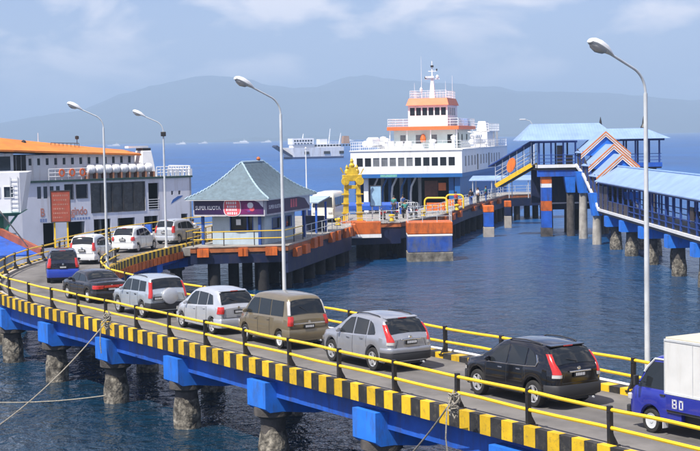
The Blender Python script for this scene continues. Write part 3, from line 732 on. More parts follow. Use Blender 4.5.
# ---- body styles (x from the tail, z from the ground) ------------------------
def suv_modern(pt):        # rounded crossover with tall pillar lamps
    return dict(L=4.5, W=1.80, r=0.36, axles=[0.93, 3.55], paint=pt, clear=0.27, tumble=0.30,
        top=[(0, 1.02), (0.06, 1.10), (0.18, 1.24), (0.42, 1.50), (0.58, 1.615), (0.8, 1.66), (1.5, 1.70), (2.2, 1.685), (2.55, 1.63), (3.0, 1.37), (3.42, 1.13), (3.7, 1.07), (4.1, 0.99), (4.35, 0.88), (4.47, 0.75), (4.5, 0.66)],
        belt=[(0, 1.03), (0.7, 1.11), (2, 1.05), (3.4, 0.99), (4.0, 0.93), (4.5, 0.6)],
        panes=[[(0.80, 1.14), (1.22, 1.10), (1.22, 1.53), (1.02, 1.46), (0.86, 1.31), (0.79, 1.2)], [(1.30, 1.10), (2.08, 1.065), (2.08, 1.57), (1.30, 1.545)], [(2.16, 1.06), (3.05, 1.03), (2.98, 1.12), (2.72, 1.37), (2.46, 1.535), (2.16, 1.57)]],
        trim=[(0.86, 1.40), (0.76, 1.22), (0.80, 1.115), (1.3, 1.075), (2.1, 1.04), (3.05, 1.01)],
        rear_glass=(0.13, 0.50), windscreen=(2.62, 3.36), handles=[1.55, 2.4], handle_m=chrome, tails=[(0.86, 0.945, 0.12, 0.085, tail_clear), (0.95, 1.46, 0.11, 0.07, tail_red, 0.0, 0.35)], mirror=(2.95, 1.10),
        bumper=(0.36, 0.66), plate_z=0.93, garnish=(1.01, 0.36, 0.045, chrome), spoiler=0.5, rails=(0.85, 2.3), wiper=1, seams=[1.26, 2.12, 3.1], rim='alloy', tw=0.225, sy=0.95,
        plan=[(0, 0.72), (0.04, 0.80), (0.12, 0.88), (0.3, 0.955), (0.6, 0.99), (1.0, 1.0), (3.4, 1.0), (3.9, 0.965), (4.2, 0.89), (4.38, 0.76), (4.46, 0.62), (4.5, 0.48)])
def van_box(pt):           # upright one-box van
    return dict(L=4.16, W=1.66, r=0.31, axles=[0.72, 3.35], paint=pt, clear=0.24, tumble=0.17,
        top=[(0, 1.02), (0.04, 1.12), (0.12, 1.35), (0.22, 1.62), (0.32, 1.76), (0.5, 1.82), (1.6, 1.86), (2.5, 1.83), (2.85, 1.74), (3.2, 1.45), (3.55, 1.12), (3.8, 0.98), (4.0, 0.86), (4.12, 0.74), (4.16, 0.62)],
        belt=[(0, 1.04), (0.6, 1.09), (2.6, 1.05), (3.3, 0.98), (4.16, 0.55)],
        panes=[[(0.46, 1.14), (1.36, 1.12), (1.36, 1.66), (0.50, 1.66)], [(1.42, 1.12), (2.26, 1.10), (2.26, 1.66), (1.42, 1.66)], [(2.32, 1.10), (3.3, 1.07), (3.26, 1.16), (2.98, 1.48), (2.75, 1.64), (2.32, 1.66)]],
        rear_glass=(0.07, 0.26), windscreen=(2.92, 3.52), handles=[1.5, 2.45], tails=[(0.84, 1.16, 0.05, 0.13, tail_red), (1.2, 1.66, 0.05, 0.035, tail_clear)], mirror=(3.2, 1.14),  # pale upper pillar strips stand in for a white reflection
        bumper=(0.36, 0.70), bumper_m=pt, plate_z=0.80, garnish=(0.90, 0.62, 0.05, chrome), seams=[1.39, 2.29, 3.25], rim='steel', tw=0.185, flaps=1, wiper=1, sy=0.97,
        plan=[(0, 0.93), (0.05, 0.955), (0.15, 0.98), (0.4, 0.995), (0.9, 1.0), (3.2, 1.0), (3.66, 0.965), (3.94, 0.90), (4.1, 0.80), (4.16, 0.72)])
def mpv_round(pt):         # soft-shaped hatch/MPV
    return dict(L=4.05, W=1.69, r=0.30, axles=[0.66, 3.3], paint=pt, clear=0.22, tumble=0.26,
        top=[(0, 0.98), (0.05, 1.08), (0.16, 1.28), (0.32, 1.50), (0.46, 1.59), (0.7, 1.64), (1.5, 1.68), (2.1, 1.64), (2.45, 1.55), (2.9, 1.25), (3.2, 1.06), (3.5, 0.97), (3.8, 0.87), (3.98, 0.75), (4.05, 0.62)],
        belt=[(0, 1.0), (0.6, 1.07), (2, 0.99), (3.2, 0.92), (4.05, 0.55)],
        panes=[[(0.55, 1.13), (1.02, 1.09), (1.02, 1.50), (0.72, 1.45)], [(1.09, 1.08), (1.86, 1.03), (1.86, 1.53), (1.09, 1.51)], [(1.93, 1.03), (2.86, 0.98), (2.80, 1.07), (2.50, 1.36), (2.26, 1.50), (1.93, 1.53)]],
        rear_glass=(0.08, 0.40), windscreen=(2.5, 3.14), handles=[1.25, 2.1], tails=[(0.80, 1.06, 0.16, 0.12, tail_red, 0.0, 0.4)], mirror=(2.78, 1.04),
        bumper=(0.27, 0.60), bumper_m=pt, plate_z=0.86, spoiler=0.36, seams=[1.05, 1.9, 2.95], rim='alloy', tw=0.185, wiper=1)
def suv_spare(pt):         # boxy soft-roader with a spare wheel on the back door
    return dict(L=4.35, W=1.78, r=0.34, axles=[0.86, 3.48], paint=pt, clear=0.27, tumble=0.20,
        top=[(0, 1.02), (0.03, 1.10), (0.14, 1.36), (0.24, 1.57), (0.34, 1.65), (0.55, 1.68), (1.5, 1.70), (2.3, 1.67), (2.55, 1.59), (2.9, 1.32), (3.15, 1.11), (3.5, 1.05), (4.0, 0.98), (4.25, 0.84), (4.35, 0.66)],
        belt=[(0, 1.05), (0.8, 1.07), (2.4, 1.04), (3.2, 1.0), (3.9, 0.93), (4.35, 0.6)],
        panes=[[(0.50, 1.12), (1.16, 1.10), (1.16, 1.53), (0.54, 1.52)], [(1.24, 1.10), (2.0, 1.08), (2.0, 1.55), (1.24, 1.54)], [(2.08, 1.08), (2.98, 1.05), (2.92, 1.12), (2.66, 1.40), (2.46, 1.53), (2.08, 1.55)]],
        rear_glass=(0.08, 0.28), windscreen=(2.6, 3.1), handles=[1.45, 2.3], handle_m=plastic, tails=[(0.86, 1.50, 0.09, 0.07, tail_red)], mirror=(2.86, 1.10),
        bumper=(0.36, 0.66), plate_z=0.84, plate_x=-0.48, rails=(0.7, 2.2), rail_m=plastic, spare=(0.93, 0.34), sy=0.95, seams=[1.2, 2.04, 3.05], rim='alloy', tw=0.215,
        plan=[(0, 0.90), (0.05, 0.94), (0.15, 0.975), (0.4, 0.99), (0.9, 1.0), (3.4, 1.0), (3.85, 0.965), (4.13, 0.90), (4.29, 0.80), (4.35, 0.70)])
def sedan(pt):
    return dict(L=4.4, W=1.70, r=0.30, axles=[0.92, 3.48], paint=pt, clear=0.19, tumble=0.34,
        top=[(0, 0.86), (0.04, 0.93), (0.2, 0.965), (0.7, 1.0), (0.9, 1.04), (1.15, 1.20), (1.4, 1.335), (1.6, 1.38), (2.2, 1.405), (2.6, 1.36), (2.8, 1.28), (3.1, 1.06), (3.3, 0.97), (3.8, 0.90), (4.2, 0.78), (4.36, 0.66), (4.4, 0.56)],
        belt=[(0, 0.84), (0.9, 0.93), (2, 0.90), (3.3, 0.87), (4.0, 0.80), (4.4, 0.5)],
        panes=[[(1.12, 0.97), (1.98, 0.95), (1.98, 1.27), (1.56, 1.25), (1.3, 1.14)], [(2.06, 0.95), (3.02, 0.92), (2.72, 1.18), (2.5, 1.27), (2.06, 1.28)]],
        rear_glass=(0.97, 1.38), windscreen=(2.72, 3.24), handles=[1.6, 2.5], tails=[(0.68, 0.84, 0.22, 0.34, tail_red)], mirror=(2.92, 0.98),
        bumper=(0.28, 0.58), bumper_m=pt, plate_z=0.66, garnish=(0.775, 0.36, 0.11, tail_red), seams=[2.02, 3.0], rim='alloy', tw=0.19)
def suv_small(pt, low=None):  # short MPV / small SUV
    d = mpv_round(pt); d.update(L=4.1, axles=[0.68, 3.33], W=1.70, r=0.32, tumble=0.2,
        top=[(0, 1.02), (0.04, 1.12), (0.13, 1.34), (0.25, 1.56), (0.36, 1.65), (0.6, 1.69), (1.5, 1.72), (2.2, 1.68), (2.5, 1.58), (2.9, 1.28), (3.2, 1.08), (3.55, 1.0), (3.85, 0.9), (4.03, 0.76), (4.1, 0.62)],
        tails=[(0.82, 1.30, 0.10, 0.10, tail_red)], rear_glass=(0.07, 0.30), plate_z=0.84)
    if low: d['bumper_m'] = low
    return d
def queue_pose(s, off=0.25):
    p = OFF(s, off, DECK + 0.003); return (p.x, p.y, p.z), heading(s)

def make_truck():
    loc, h = queue_pose(T2S(26.95)); p = Vector(loc)
    t = thing('box_truck', 'blue pickup truck with a pale grey cargo box, last in the queue', 'truck', loc, h, 'vehicles queueing on the causeway')
    blue = paint('truck_blue', (0.018, 0.028, 0.30), metal=0.1, rough=0.3)
    # cab: cross-sections along y (local y=0 at the front axle)
    Lc = 1.95; y0 = -1.05
    ZT = pchip([(0, 1.80), (0.1, 1.86), (0.6, 1.90), (1.0, 1.86), (1.12, 1.80), (1.30, 1.58), (1.52, 1.22), (1.66, 1.06), (1.80, 0.97), (1.9, 0.85), (1.95, 0.70)])
    HWf = pchip([(0, 0.74), (0.4, 0.75), (1.3, 0.75), (1.65, 0.72), (1.82, 0.66), (1.92, 0.58), (1.95, 0.52)]); r = 0.29; ra = 0.36; ax = 1.05
    def sec(x):
        hw = HWf(x); zb = 0.36; d = abs(x - ax)
        if d < ra: zb = max(zb, r + math.sqrt(ra * ra - d * d))
        zt = ZT(x); zs = min(1.06, zt - 0.05); hgt = zt - zs; zb = min(zb, zs - 0.1); g = 0.2 * hgt
        return [(hw - 0.06, zb), (hw, zb + 0.05), (hw + 0.005, zb + 0.5 * (zs - zb)), (hw - 0.01, zs - 0.03), (hw - 0.03, zs), (hw - 0.03 - g * 0.45, zs + 0.45 * hgt), (hw - 0.03 - g * 0.85, zs + 0.85 * hgt), (hw - 0.07 - g, zs + 0.96 * hgt), (hw - 0.18 - g * 0.9, zs + hgt), (0, zt + 0.02)]
    xs = sorted(set([round(i * Lc / 40, 4) for i in range(41)] + [round(ax + ra * math.sin(k * math.pi / 16), 4) for k in range(-8, 9)]))
    rows = []
    for x in xs:
        s = sec(x); rows.append([(y, x + y0, z) for y, z in s] + [(-y, x + y0, z) for y, z in reversed(s[:-1])])
    m = MB(); m.grid(rows); m.poly(rows[0]); m.poly(rows[-1]); m.build('cab', blue, t, True, angle=32)
    def sy(x, z):
        q = sec(x)
        for (a, b), (c, d) in zip(q, q[1:]):
            if b <= z <= d and d > b: return a + (c - a) * (z - b) / (d - b)
        return q[4][0]
    for sg in (1, -1):
        poly = [(0.50, 1.10), (1.52, 1.08), (1.44, 1.22), (1.22, 1.54), (1.06, 1.72), (0.50, 1.74)]
        a = [Vector((sg * (sy(x, z) + 0.012), x + y0, z)) for x, z in poly]; n = len(a)
        m = MB(); m.add(a + [Vector((q.x - sg * 0.04, q.y, q.z)) for q in a], [tuple(range(n))] + [(i, (i + 1) % n, n + (i + 1) % n, n + i) for i in range(n)]); m.build('side_window', car_glass, t)
        m = MB(); m.tube([(sg * (sy(x, z) + 0.03), x + y0, z) for x, z in ((0.46, 1.80), (1.05, 1.79), (1.24, 1.58), (1.32, 1.46))], 0.03, 6); m.build('rain_visor', galv, t, True)
        m = MB(); m.cbox((sg * 0.90, 1.38 + y0, 1.26), (0.14, 0.07, 0.24)); m.bar((sg * 0.74, 1.40 + y0, 1.2), (sg * 0.88, 1.38 + y0, 1.24), 0.025, 0.025); m.build('mirror', plastic, t, bevel=0.03)
        m = MB(); m.cbox((sg * (sy(0.62, 0.97) + 0.015), 0.62 + y0, 0.97), (0.03, 0.16, 0.04)); m.build('door_handle', plastic, t)
        for sx in (0.42, 1.58): m = MB(); m.tube([(sg * (sy(sx, z) + 0.001), sx + y0, z) for z in (0.78, 0.9, 1.04)], 0.008, 4); m.build('door_seam', plastic, t)
        m = MB(); m.tube([(sg * (sy(0.42, z) + 0.001), 0.42 + y0, z) for z in (1.1, 1.4, 1.7)], 0.008, 4); m.build('door_seam', plastic, t)
        m = MB(); m.cbox((sg * 0.56, 1.86 + y0, 0.78), (0.26, 0.14, 0.16)); m.build('headlight', tail_clear, t, bevel=0.03)
        add_wheel(t, sg * 0.66, 0.0, r, 0.17, 'steel', sg); add_wheel(t, sg * 0.66, -2.35, r, 0.17, 'steel', sg)
        m = MB(); m.cbox((sg * 0.66, -0.42, 0.30), (0.17, 0.015, 0.26)); m.build('mud_flap', w_clean, t)
        # drop side of the load bed, with the white painted marks
        sd = MB().box(sg * 0.80 - 0.025, sg * 0.80 + 0.025, -3.35, -0.62, 0.66, 1.02).build('bed_side', blue, t, bevel=0.01)
        mk = MB(); xx = sg * 0.828
        for (a_, b_, c_, d_) in ((-0.99, -0.95, 0.72, 0.94), (-0.99, -0.84, 0.90, 0.94), (-0.99, -0.84, 0.81, 0.84), (-0.87, -0.83, 0.72, 0.94), (-0.99, -0.84, 0.72, 0.75), (-1.20, -1.16, 0.72, 0.94), (-1.20, -1.06, 0.90, 0.94), (-1.10, -1.06, 0.72, 0.94), (-1.20, -1.06, 0.72, 0.75)):
            mk.box(min(xx, xx + sg * 0.003), max(xx, xx + sg * 0.003), a_, b_, c_, d_)
        mk.build('painted_number', mat('worn_white_mark', (0.6, 0.6, 0.62), 0.6, var=0.1, dirt=(0.05, 0.06, 0.3), damt=0.8, dscale=14, dpos=0.52), sd)
    m = MB(); rr = []
    for i in range(7):
        x = 1.16 + (1.60 - 1.16) * i / 6; hw = sec(x)[6][0] * 0.93; rr.append([(hw * k / 4.0, x + y0 + 0.012, ZT(x) + 0.012 + 0.02 * (1 - abs(k) / 4.0)) for k in range(-4, 5)])
    m.grid(rr); m.build('windscreen', car_glass, t, True)
    MB().box(-0.62, 0.62, -3.3, 0.7, 0.34, 0.6).build('chassis', plastic, t)
    MB().box(-0.79, 0.79, -3.35, -0.60, 0.60, 0.68).build('load_bed', dark_grey, t)
    MB().box(-0.66, 0.66, 0.84, 0.95, 0.36, 0.56).build('front_bumper', plastic, t, bevel=0.03)
    box_m = mat('cargo_box_grey', (0.62, 0.62, 0.60), 0.5, var=0.05, dirt=(0.4, 0.36, 0.3), damt=0.4, streak=0.2, dscale=2.5)
    bx = MB().box(-0.80, 0.80, -3.45, -0.55, 1.03, 2.36).build('cargo_box', box_m, t, bevel=0.025)
    roofm = mat('cargo_box_roof', (0.60, 0.55, 0.42), 0.5, var=0.1)
    MB().box(-0.78, 0.78, -3.43, -0.57, 2.362, 2.40).build('box_roof', roofm, bx, bevel=0.01)
    for sg in (1, -1):
        for z in (1.06, 2.33): MB().bar((sg * 0.805, -3.45, z), (sg * 0.805, -0.55, z), 0.02, 0.05).build('box_trim', galv, bx)
        for y in (-0.56, -1.5, -2.45): MB().bar((sg * 0.804, y, 1.09), (sg * 0.804, y, 2.30), 0.03, 0.012, up=(0, 1, 0)).build('box_rib', galv, bx)

def make_vehicles():
    make_truck()
    bk = mat('black_car_paint', (0.004, 0.004, 0.006), 0.12, metal=0.0, var=0.1, coat=0.6); sv = paint('silver_car_paint', (0.40, 0.41, 0.44), 0.55, 0.3)
    br = paint('bronze_car_paint', (0.235, 0.19, 0.115), 0.45, 0.32); sl = paint('pale_silver_paint', (0.55, 0.57, 0.60), 0.4, 0.3)
    bs = paint('blue_silver_paint', (0.46, 0.51, 0.56), 0.45, 0.3); bl = mat('charcoal_car_paint', (0.012, 0.010, 0.011), 0.2, metal=0.0, var=0.2, coat=0.6, dirt=(0.05, 0.045, 0.04), damt=0.25)
    wh = paint('white_car_paint', (0.74, 0.75, 0.74), 0.0, 0.3); ub = paint('royal_blue_paint', (0.012, 0.05, 0.42), 0.1, 0.3); nv = paint('dark_navy_paint', (0.014, 0.018, 0.035), 0.3, 0.25)
    loc, h = queue_pose(T2S(32.6)); make_car('car', 'shiny black rounded SUV directly in front of the blue truck', 'car', suv_modern(bk), loc, h)
    d = suv_modern(sv); d['trim'] = None; d['bumper2'] = (0.60, 0.76, sv)
    loc, h = queue_pose(T2S(40.6)); make_car('car', 'metallic silver rounded SUV between the black SUV and the brown van', 'car', d, loc, h)
    loc, h = queue_pose(T2S(46.8)); make_car('van', 'boxy bronze brown van in the middle of the queue', 'van', van_box(br), loc, h)
    loc, h = queue_pose(T2S(51.9), 0.15); make_car('car', 'pale silver rounded hatchback just ahead of the brown van', 'car', mpv_round(sl), loc, h)
    d = suv_spare(bs); d['spare_m'] = sl
    loc, h = queue_pose(T2S(58.4)); make_car('car', 'blue-grey boxy SUV with a covered spare wheel on its back door', 'car', d, loc, h)
    loc, h = queue_pose(T2S(65.4), 0.55); make_car('car', 'low black sedan with a wide red tail lamp band', 'car', sedan(bl), loc, h + 0.03)
    d = suv_small(nv, ub); d['bumper'] = (0.30, 0.74)
    make_car('car', 'dark small SUV with a bright blue rear bumper on the bend', 'car', d, (-15.35, 79.6, DECK + 0.003), R(12))
    d = suv_small(wh); d['rim'] = 'steel'
    make_car('car', 'white small people carrier on the bend in front of the red notice board', 'car', d, (-15.75, 91.2, DECK + 0.003), R(-7))
    d = mpv_round(wh); make_car('car', 'white hatchback with red tail lamps beyond the bend, behind the lamp post', 'car', d, (-14.35, 99.9, DECK + 0.003), R(-16))
    d = suv_small(sl); d['L'] = 4.1; make_car('car', 'silver white people carrier at the head of the queue near the booth', 'car', d, (-12.25, 107.2, DECK + 0.003), R(-24))
make_vehicles()
# ------------------------------------------------------------------ helpers for buildings and ships
def wall_open(mb, o, ux, nrm, w, z0, z1, holes, th=0.12):
    """upright wall from point o along ux (unit), outer face towards nrm, with rectangular holes (a0,a1,z0,z1)"""
    o = Vector(o); ux = Vector(ux); nrm = Vector(nrm)
    xs = sorted(set([0, w] + [q for h in holes for q in h[:2]])); xs = [q for q in xs if 0 <= q <= w]
    for a, b in zip(xs, xs[1:]):
        c = (a + b) / 2; hs = sorted([(h[2], h[3]) for h in holes if h[0] <= c <= h[1]]); z = z0; spans = []
        for (p, q) in hs:
            if p > z: spans.append((z, p))
            z = max(z, q)
        if z < z1: spans.append((z, z1))
        for (p, q) in spans:
            pts = [o + ux * a + Vector((0, 0, p)), o + ux * b + Vector((0, 0, p)), o + ux * b + Vector((0, 0, q)), o + ux * a + Vector((0, 0, q))]
            mb.extr(pts, (0, 0, 0), -nrm * th)
    return mb
def pane(parent, o, ux, nrm, a, b, z0, z1, m, depth=0.06, name='window', frame=None):
    o = Vector(o); ux = Vector(ux); nrm = Vector(nrm); p = o - nrm * depth
    mb = MB(); mb.extr([p + ux * a + Vector((0, 0, z0)), p + ux * b + Vector((0, 0, z0)), p + ux * b + Vector((0, 0, z1)), p + ux * a + Vector((0, 0, z1))], (0, 0, 0), -nrm * 0.03)
    w = mb.build(name, m, parent)
    if frame:
        f = MB(); q = o + nrm * 0.012
        for (s0, s1) in (((a, z0), (b, z0)), ((b, z0), (b, z1)), ((b, z1), (a, z1)), ((a, z1), (a, z0))):
            f.bar(q + ux * s0[0] + Vector((0, 0, s0[1])), q + ux * s1[0] + Vector((0, 0, s1[1])), 0.05, 0.06, up=tuple(nrm) if s0[0] == s1[0] else (0, 0, 1))
        f.build('frame', frame, w)
    return w
def text_mesh(txt, size, m, name, parent, origin, ux, up, bold=0.0, squeeze=1.0, ext=0.004):
    cu = bpy.data.curves.new('t', 'FONT'); cu.body = txt; cu.size = size; cu.extrude = ext; cu.offset = bold
    ob = bpy.data.objects.new('t', cu); col.objects.link(ob); bpy.context.view_layer.update()
    me = bpy.data.meshes.new_from_object(ob.evaluated_get(bpy.context.evaluated_depsgraph_get())); bpy.data.objects.remove(ob)
    me.materials.clear(); me.materials.append(m)
    o = bpy.data.objects.new(name, me); col.objects.link(o); o.parent = parent
    ux = Vector(ux).normalized(); up = Vector(up).normalized(); n = ux.cross(up)
    M4 = Matrix((ux * squeeze, up, n)).transposed().to_4x4(); M4.translation = Vector(origin); o.matrix_local = M4
    return o
def rail_run(name, label, pts, h=1.0, bars=(1.0, 0.55), sp=1.8, r=0.028, pr=0.03, m_rail=None, m_post=None, parent=None, cat='guard rail', group=None):
    """railing along a poly-line: a thing when parent is None, else a part with posts joined to it"""
    pts = [Vector(p) for p in pts]; m_rail = m_rail or galv; m_post = m_post or m_rail
    if parent is None:
        t = thing(name, label, cat, pts[0], 0, group); w = True
    else: t = parent; w = False
    posts = []
    for a, b in zip(pts, pts[1:]):
        n = max(1, int(round((b - a).length / sp)))
        for i in range(n): posts.append(a + (b - a) * i / n)
    posts.append(pts[-1])
    if parent is None:
        pm_ = MB().tube([(0, 0, -0.02), (0, 0, h)], pr, 6).mesh('post', m_post)
        for p in posts: inst('post', pm_, t, p - t.location)
        for z in bars: MB().tube([p + Vector((0, 0, z * h if z <= 1 else z)) for p in pts], r, 6).build('rail', m_rail, t, world=True)
        return t
    mb = MB()
    for p in posts: mb.tube([p, p + Vector((0, 0, h))], pr, 5)
    for z in bars: mb.tube([p + Vector((0, 0, z * h)) for p in pts], r, 5)
    return mb.build(name, m_rail, t)

# ------------------------------------------------------------------ the quay
Q = [(-18.6, 101.8), (-10.9, 101.6), (-4.3, 102.4), (0.1, 122.5), (0.1, 126.0), (4.3, 127.0), (8.3, 137.0), (12.4, 156.0), (18.8, 180.0), (25.5, 183.0), (26.5, 187.5), (17.4, 188.0), (13.6, 176.0), (8.2, 157.0), (5.6, 141.5), (-5.5, 140.5), (-8.5, 139.0), (-14.0, 125.0), (-19.0, 114.0)]
def make_quay():
    qb = MB().prism(Q, 2.55, DECK - 0.006).build('quay', concrete); tag(qb, 'concrete quay apron running from the booth to the right ferry', 'quay', kind='structure')
    br_or = mat('weathered_orange', (0.42, 0.13, 0.035), 0.6, var=0.3, scale=1.2, dirt=(0.07, 0.05, 0.045), damt=0.6, streak=0.4, dscale=1.6)
    edge = Q[1:10]
    for i, (a, b) in enumerate(zip(edge, edge[1:])):
        a = Vector((a[0], a[1], 0)); b = Vector((b[0], b[1], 0)); d = (b - a).normalized(); n = Vector((d.y, -d.x, 0))
        def wall(z0, z1, off, th, m, nm, e0=0.0, e1=0.0):
            p = a + n * off - d * e0; q = b + n * off + d * e1
            MB().extr([p + Vector((0, 0, z0)), q + Vector((0, 0, z0)), q + Vector((0, 0, z1)), p + Vector((0, 0, z1))], (0, 0, 0), -n * th).build(nm, m, qb)
        wall(2.72, 3.06, 0.06, 0.3, br_or, 'edge_beam', -0.02, 0.03)
        wall(3.06, 3.14, 0.10, 0.3, pale_concrete, 'edge_strip', -0.03, 0.05)
        wall((1.95, 1.2, 1.3, 1.3)[i] if i < 4 else 1.7, 2.71, 0.0, 0.25, navy, 'skirt', -0.02, 0.0)
    om = MB().cbox((0, 0, 0), (0.62, 0.34, 0.62)).mesh('fender_block', o_paint)
    def fend(a, b, ks, L_, z=2.62, h=1.0):
        a = Vector((*a, 0)); b = Vector((*b, 0)); d = (b - a).normalized(); n = Vector((d.y, -d.x, 0)); ang = math.atan2(d.y, d.x)
        for k in ks:
            p = a + (b - a) * k + n * 0.16; inst('fender_block', om, qb, (p.x, p.y, z), (0, 0, ang), (L_, 1, h))
    fend(Q[1], Q[2], (0.10, 0.16, 0.52, 0.56, 0.80, 0.86), 0.62, 2.72, 0.9)
    fend(Q[2], Q[3], (0.10, 0.22), 2.2, 2.5, 1.0); fend(Q[2], Q[3], (0.34, 0.42, 0.62, 0.72, 0.86, 0.93), 1.6, 2.75, 1.2)
    fend(Q[3], Q[4], (0.3,), 3.4, 2.75, 1.5); fend(Q[4], Q[5], (0.25,), 4.2, 2.7, 1.3)
    fend(Q[6], Q[7], (0.1, 0.35, 0.6), 2.2, 2.6, 1.0); fend(Q[7], Q[8], (0.1, 0.3, 0.52, 0.75), 2.2, 2.6, 0.8)
    # piles under the apron
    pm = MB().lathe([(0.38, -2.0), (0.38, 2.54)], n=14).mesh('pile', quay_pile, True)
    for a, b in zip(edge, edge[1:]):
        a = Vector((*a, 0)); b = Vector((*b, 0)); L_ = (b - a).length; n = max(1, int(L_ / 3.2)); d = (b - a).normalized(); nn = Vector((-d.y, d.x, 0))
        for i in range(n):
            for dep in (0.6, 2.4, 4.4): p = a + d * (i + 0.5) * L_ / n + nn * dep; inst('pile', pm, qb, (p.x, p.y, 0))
    # white-footed fender beside the yellow hoist
    fo = MB().box(0.15, 2.6, 125.2, 126.0, 2.25, 3.3).build('corner_fender', o_paint, qb, bevel=0.05)
    MB().box(0.13, 2.62, 125.18, 126.02, 1.95, 2.245).build('white_foot', w_paint, fo)
    # striped orange blocks under the inner kerb of the bend
    br = bpy.data.objects['road_bridge']; s = 78.0
    while s < S_END:
        p = OFF(s, 3.02, 0)
        if p.y > 80.5: inst('fender_block', om, br, (p.x + 2.0, p.y - 47.0, 2.62), (0, 0, heading(s) + math.pi / 2), (1.05, 0.6, 0.72))
        s += 0.86
make_quay()

def dolphin(label, x0, x1, y0, y1, zt, bands):
    cx, cy = (x0 + x1) / 2, (y0 + y1) / 2; t = thing('mooring_dolphin', label, 'mooring dolphin', (cx, cy, 0), 0)
    for (nm, z0, z1, m, g) in bands: MB().box(x0 - cx - g, x1 - cx + g, y0 - cy - g, y1 - cy + g, z0, z1).build(nm, m, t, bevel=0.05)
    return t
def make_dolphins():
    t = dolphin('big square mooring block painted orange over blue, left of the dark quay piles', 4.75, 8.45, 123.6, 126.6, 3.4,
            [('concrete_foot', -1.5, 0.75, mat('stained_foot', (0.24, 0.22, 0.18), 0.9, var=0.4, scale=1.8, bump=0.5, dirt=(0.05, 0.045, 0.04), damt=0.85, streak=0.5, dscale=1.4, dpos=0.45), 0.04), ('blue_band', 0.76, 2.05, mat('dolphin_blue', (0.02, 0.075, 0.33), 0.55, var=0.25, dirt=(0.12, 0.13, 0.14), damt=0.75, streak=0.4, dscale=1.6, dpos=0.46), 0.0), ('white_band', 2.06, 2.26, w_paint, 0.015), ('orange_cap', 2.27, 3.25, o_paint, 0.03)])
    rail_run('guard_rail', 'thin grey railing on top of the orange and blue mooring block', [(4.8, 126.5, 3.25), (4.8, 123.7, 3.25), (8.4, 123.7, 3.25), (8.4, 126.5, 3.25)], 0.9, sp=1.4, r=0.022)
    dolphin('narrow orange, white and blue fender post beside the dark quay piles', 13.6, 14.6, 151.8, 152.8, 3.2, [('concrete_foot', -1.5, 1.0, pale_concrete, 0.03), ('blue_band', 1.01, 2.5, b_beam, 0.0), ('orange_cap', 2.51, 3.2, o_paint, 0.02)])
    dolphin('slim orange-capped fender post at the outer quay, left of the tall walkway piles', 17.2, 17.9, 166.0, 166.7, 3.0, [('concrete_foot', -1.5, 1.3, pale_concrete, 0.03), ('blue_band', 1.31, 2.3, navy, 0.0), ('orange_cap', 2.31, 3.0, o_paint, 0.02)])
make_dolphins()

